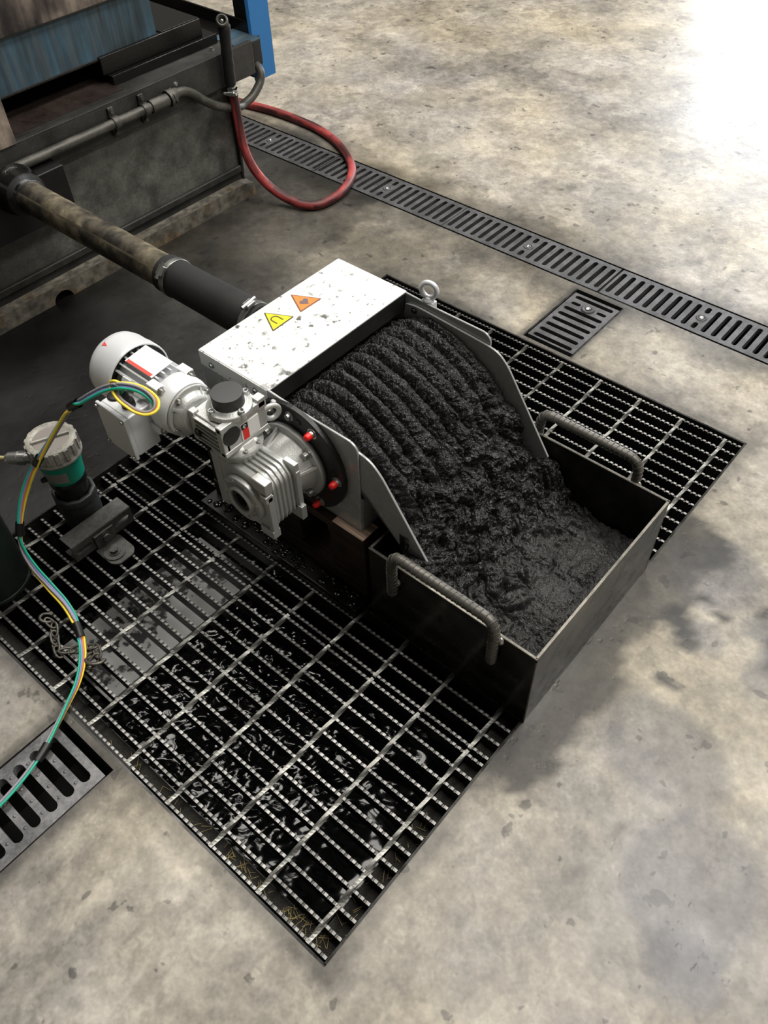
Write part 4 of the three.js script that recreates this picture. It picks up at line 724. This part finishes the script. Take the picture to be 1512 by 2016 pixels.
// ───────────────────────── level sensor and its bracket ─────────────────────────
{
  const cx = -0.868, cz = -0.266, o = y => V(cx, y, cz), up = V(0, 1, 0), t = thing('level_sensor', 'upright level sensor with cream screw cap and teal housing at the grating edge', 'sensor', [cx, 0.003, cz]);
  part('sleeve_pipe', [lathe([[0, -0.037], [0.0365, -0.037], [0.0375, -0.030], [0.0385, 0.0], [0.0385, 0.042], [0.0300, 0.044]], o(0.040), up, 40)], M.pvc, t);
  part('sleeve_nut', lathe([[0.0405, 0], [0.0415, 0.003], [0.0415, 0.016], [0.038, 0.0185], [0.0325, 0.0185], [0.0325, 0.004]], o(0.070), up, 10), M.pvc, t);
  part('coupling', lathe([[0.0305, 0], [0.0315, 0.034], [0.0345, 0.037], [0.0345, 0.046], [0.0325, 0.048], [0.0325, 0.056], [0, 0.056]], o(0.080), up, 40), M.sensorBlack, t);
  const h = part('housing', lathe([[0.0330, 0], [0.0350, 0.004], [0.0375, 0.030], [0.0415, 0.050], [0.0425, 0.056], [0, 0.056]], o(0.130), up, 48), M.teal, t, { label: 'teal plastic housing' });
  part('type_label', new THREE.CylinderGeometry(0.0392, 0.0366, 0.030, 24, 1, true, -0.25 + 0.35, 1.15).translate(cx, 0.156, cz), M.smoky, h);
  const cap = part('screw_cap', [lathe([[0.0455, 0], [0.0470, 0.002], [0.0470, 0.007], [0.0445, 0.009], [0.0445, 0.034], [0.0430, 0.037], [0.0335, 0.037], [0.0325, 0.034], [0, 0.034]], o(0.186), up, 56)], M.sensorCap, t);
  for (let k = 0; k < 16; k++) { const a = k / 16 * 2 * Math.PI; part('grip_rib', box(0.0430, 0.0465, 0.010, 0.035, -0.0045, 0.0045, 0.0012).rotateY(a).translate(cx, 0.186, cz), M.sensorCap, cap); }
  part('cap_bar', box(-0.034, 0.034, 0.0345, 0.0400, -0.0022, 0.0022, 0.001).rotateY(1.15).translate(cx, 0.186, cz), M.sensorCap, cap);
  part('window', lathe([[0, 0.0352], [0.0320, 0.0350]], o(0.186), up, 40), M.smoky, cap);
  const gd = V(-0.70, 0.02, 0.60).normalize(), gp = k => V(cx, 0.172, cz).addScaledVector(gd, k);
  const gl = part('cable_gland', [cyl(gp(0.036), gp(0.046), 0.013, 0.013, 20), cyl(gp(0.046), gp(0.060), 0.0105, 0.0105, 20), cyl(gp(0.060), gp(0.074), 0.0135, 0.0135, 6), cyl(gp(0.074), gp(0.092), 0.0125, 0.011, 20), cyl(gp(0.092), gp(0.097), 0.0085, 0.0075, 16)], M.screw, t);
  part('vent_screw', lathe([[0, 0.012], [0.004, 0.011], [0.0055, 0.004], [0.0055, 0]], V(cx, 0.140, cz).addScaledVector(V(-0.2, 0, 1).normalize(), 0.034), V(-0.2, 0, 1), 12), M.galvDark, t);
  single('sensor_cable', tube([gp(0.098), gp(0.12).add(V(0, 0.001, 0)), gp(0.16).add(V(0, 0, 0)), gp(0.25).add(V(0, -0.02, 0.02)), gp(0.40).add(V(0, -0.12, 0.04)), gp(0.50).add(V(0.0, -0.160, 0.06)), gp(0.62).add(V(0, -0.1665, 0.08))], 0.0042, 60, 8), M.brass, 'dull olive cable leaving the sensor gland to the left', 'cable');
}
{
  const t = thing('sensor_bracket', 'slotted steel strut bracket clamping the sensor sleeve to the grating', 'bracket', [-0.80, 0, -0.25]);
  const zz = [-0.187, -0.322], c = -0.8035;
  const slot = (z, w) => stadium(z, 0.0275, 0.034, 0.011, false);
  // channel open to the back, slots on the front web
  part('strut', [extZY([[-0.322, 0.008], [-0.187, 0.008], [-0.187, 0.047], [-0.322, 0.047]], c + 0.016, c + 0.019, [slot(-0.210), slot(-0.298)]), box(c - 0.020, c + 0.018, 0.045, 0.0485, -0.322, -0.187, 0.001), box(c - 0.020, c + 0.018, 0.0065, 0.009, -0.322, -0.187)], M.strut, t);
  part('foot_plate', [extXZ(roundPoly([[c + 0.019, -0.281], [-0.735, -0.281], [-0.722, -0.270], [-0.722, -0.236], [-0.735, -0.226], [c + 0.019, -0.226]], 0.006, 3), 0.001, 0.005, [], 0.0006), box(c + 0.0188, c + 0.024, 0.001, 0.040, -0.275, -0.232, 0.001)], M.strut, t);
  part('washer', cyl(V(-0.752, 0.005, -0.248), V(-0.752, 0.0075, -0.248), 0.0205, 0.0205, 32), M.strut, t);
  part('bolt', hexBolt(V(-0.752, 0.0075, -0.248), V(0, 1, 0), 0.0085, 0.008), M.strut, t);
  part('bolt', hexBolt(V(c + 0.024, 0.026, -0.254), V(1, 0, 0), 0.0085, 0.007), M.strut, t);
}
// ───────────────────────── coloured wires ─────────────────────────
{
  const t = thing('wire_bundle', 'bundle of thin coloured wires looping from the motor box over the sensor to the drain', 'wires', [-0.65, 0.01, -0.1]);
  const P = [[-0.6145, 0.4465, -0.3045], [-0.614, 0.458, -0.303], [-0.620, 0.462, -0.299], [-0.625, 0.456, -0.2965], [-0.619, 0.449, -0.293], [-0.606, 0.443, -0.2905], [-0.587, 0.440, -0.291], [-0.570, 0.437, -0.294], [-0.558, 0.435, -0.302], [-0.554, 0.437, -0.313], [-0.560, 0.443, -0.321], [-0.573, 0.450, -0.322], [-0.589, 0.458, -0.316], [-0.609, 0.461, -0.303], [-0.633, 0.452, -0.289], [-0.654, 0.437, -0.275], [-0.674, 0.420, -0.265], [-0.699, 0.400, -0.257], [-0.729, 0.362, -0.244], [-0.751, 0.327, -0.229], [-0.771, 0.293, -0.214], [-0.786, 0.265, -0.200], [-0.804, 0.220, -0.175], [-0.808, 0.180, -0.150], [-0.801, 0.142, -0.127], [-0.789, 0.110, -0.115], [-0.766, 0.083, -0.110], [-0.735, 0.056, -0.110], [-0.697, 0.036, -0.109], [-0.661, 0.025, -0.100], [-0.623, 0.0175, -0.083], [-0.594, 0.0145, -0.061], [-0.568, 0.0135, -0.032], [-0.547, 0.0135, 0.003], [-0.529, 0.0140, 0.034], [-0.510, 0.0145, 0.070], [-0.497, 0.0145, 0.106], [-0.488, 0.0145, 0.144], [-0.484, 0.0145, 0.175], [-0.482, 0.0145, 0.25], [-0.480, 0.0145, 0.40]];
  const cv = new THREE.CatmullRomCurve3(P.map(p => V(...p)), false, 'centripetal'), N = 420, L = cv.getLength();
  const cols = [['teal', 0x16a884], ['lavender', 0x8f8ccc], ['orange', 0xcd7a3e], ['yellow', 0xf2da40], ['grey', 0x8e8a90]];
  const near = (x, z) => { let bu = 0, bd = 9; for (let i = 0; i <= 800; i++) { const u = 0.13 + 0.87 * i / 800, p = cv.getPointAt(u), d = Math.hypot(p.x - x, p.z - z); if (d < bd) { bd = d; bu = u; } } return bu; };
  const uA = near(-0.690, -0.260), uB = near(-0.647, -0.094);
  cols.forEach(([nm, c], k) => { // laid side by side like a loose ribbon that turns slowly
    const pts = [];
    for (let i = 0; i <= N; i++) {
      const u = i / N, p = cv.getPointAt(u), tn = cv.getTangentAt(u); let n = V(0, 1, 0).cross(tn); if (n.length() < 0.1) n = V(1, 0, 0); n.normalize(); const b = tn.clone().cross(n).normalize();
      const a = 0.5 + 2.6 * Math.sin(u * 5.2 + 0.4) + Math.PI * sstep(uA - 0.02, uA + 0.02, u) * (1 - sstep(uB - 0.02, uB + 0.02, u)), off = (k < 4 ? (k - 1.5) * 0.0037 : 0.001) * (1 + 0.12 * Math.sin(u * 40 + k * 2)), lift = k < 4 ? 0 : -0.0035;
      pts.push(p.addScaledVector(n, off * Math.cos(a) - lift * Math.sin(a)).addScaledVector(b, Math.max(-0.004, off * Math.sin(a) * 0.7 + lift * Math.cos(a))));
    }
    part('wire', tube(pts, 0.0023, N, 6), STD({ color: c, roughness: 0.4 }), t, { label: nm + ' wire' });
  });
  const wrap = (x, z, len) => { // black tape around the bundle at the curve point nearest (x, z)
    let bu = 0, bd = 9; for (let i = 0; i <= 800; i++) { const u = 0.13 + 0.87 * i / 800, p = cv.getPointAt(u), d = Math.hypot(p.x - x, p.z - z); if (d < bd) { bd = d; bu = u; } }
    const h = len / L / 2, pts = []; for (let k = 0; k <= 8; k++) pts.push(cv.getPointAt(Math.min(1, bu - h + 2 * h * k / 8)));
    part('tape_wrap', tube(pts, 0.0074, 16, 12), M.black, t, { label: 'black tape wrap' });
  };
  wrap(-0.690, -0.260, 0.026); wrap(-0.783, -0.203, 0.020); wrap(-0.803, -0.130, 0.024); wrap(-0.647, -0.094, 0.030); wrap(-0.506, 0.078, 0.030);
}
// ───────────────────────── chain on the grating ─────────────────────────
{
  const t = thing('chain', 'short rusty steel chain lying hooked around the grating bars', 'chain', [-0.65, 0.0, -0.07]);
  const run = (pts, n) => { const cv = new THREE.CatmullRomCurve3(pts.map(p => V(...p))); for (let k = 0; k < n; k++) {
    const u = (k + 0.5) / n, p = cv.getPointAt(u), tn = cv.getTangentAt(u), c = new THREE.CatmullRomCurve3(Array.from({ length: 14 }, (_, i) => { const a = i / 14 * 2 * Math.PI; return V(0.0110 * Math.cos(a) + 0.0035 * Math.sign(Math.cos(a)), 0.0060 * Math.sin(a), 0); }), true);
    const g = new THREE.TubeGeometry(c, 36, 0.0021, 7, true); if (k % 2) g.rotateX(Math.PI / 2 - 0.45); else g.rotateX(0.45 + Math.PI * 0);
    g.rotateX(Math.PI / 4); g.applyQuaternion(new THREE.Quaternion().setFromUnitVectors(V(1, 0, 0), tn.clone().normalize())); g.translate(p.x, p.y, p.z); part('link', g, M.chain, t);
  } };
  run([[-0.716, 0.010, -0.074], [-0.695, 0.009, -0.072], [-0.680, 0.007, -0.062], [-0.660, 0.007, -0.052], [-0.640, 0.008, -0.046]], 5);
  run([[-0.642, 0.012, -0.052], [-0.626, 0.008, -0.072], [-0.608, 0.010, -0.092], [-0.592, 0.010, -0.090], [-0.586, 0.004, -0.070], [-0.592, -0.010, -0.055]], 6);
  part('shackle', [new THREE.TorusGeometry(0.012, 0.0026, 8, 28, 4.6).rotateX(1.1).translate(-0.722, 0.009, -0.076)], M.chain, t);
  part('hook', [new THREE.TorusGeometry(0.017, 0.0032, 8, 28, 4.2).rotateX(1.25).rotateY(0.5).translate(-0.588, 0.008, -0.083)], M.chain, t);
}
// dark green canister standing at the left frame edge
{
  const o = V(-0.872, 0.003, -0.062);
  const t = thing('canister', 'dark green oily round canister at the left edge beside the sensor', 'canister', [o.x, o.y, o.z]);
  part('body', lathe([[0, 0], [0.060, 0], [0.066, 0.005], [0.066, 0.16], [0.060, 0.170], [0.030, 0.178], [0, 0.178]], o, V(0, 1, 0), 40), M.greenDark, t);
  part('base_ring', lathe([[0.0655, 0.004], [0.0685, 0.006], [0.0685, 0.012], [0.0655, 0.014]], o, V(0, 1, 0), 40), M.greenDark, t);
  part('lid', lathe([[0.018, 0.0], [0.018, 0.016], [0, 0.017]], o.clone().add(V(0, 0.178, 0)), V(0, 1, 0), 20), M.black, t);
}
scene.traverse(o => { if (o.isMesh) o.castShadow = o.receiveShadow = true; if (o.isLight && o.shadow) o.castShadow = true; });
renderer.render(scene, camera);
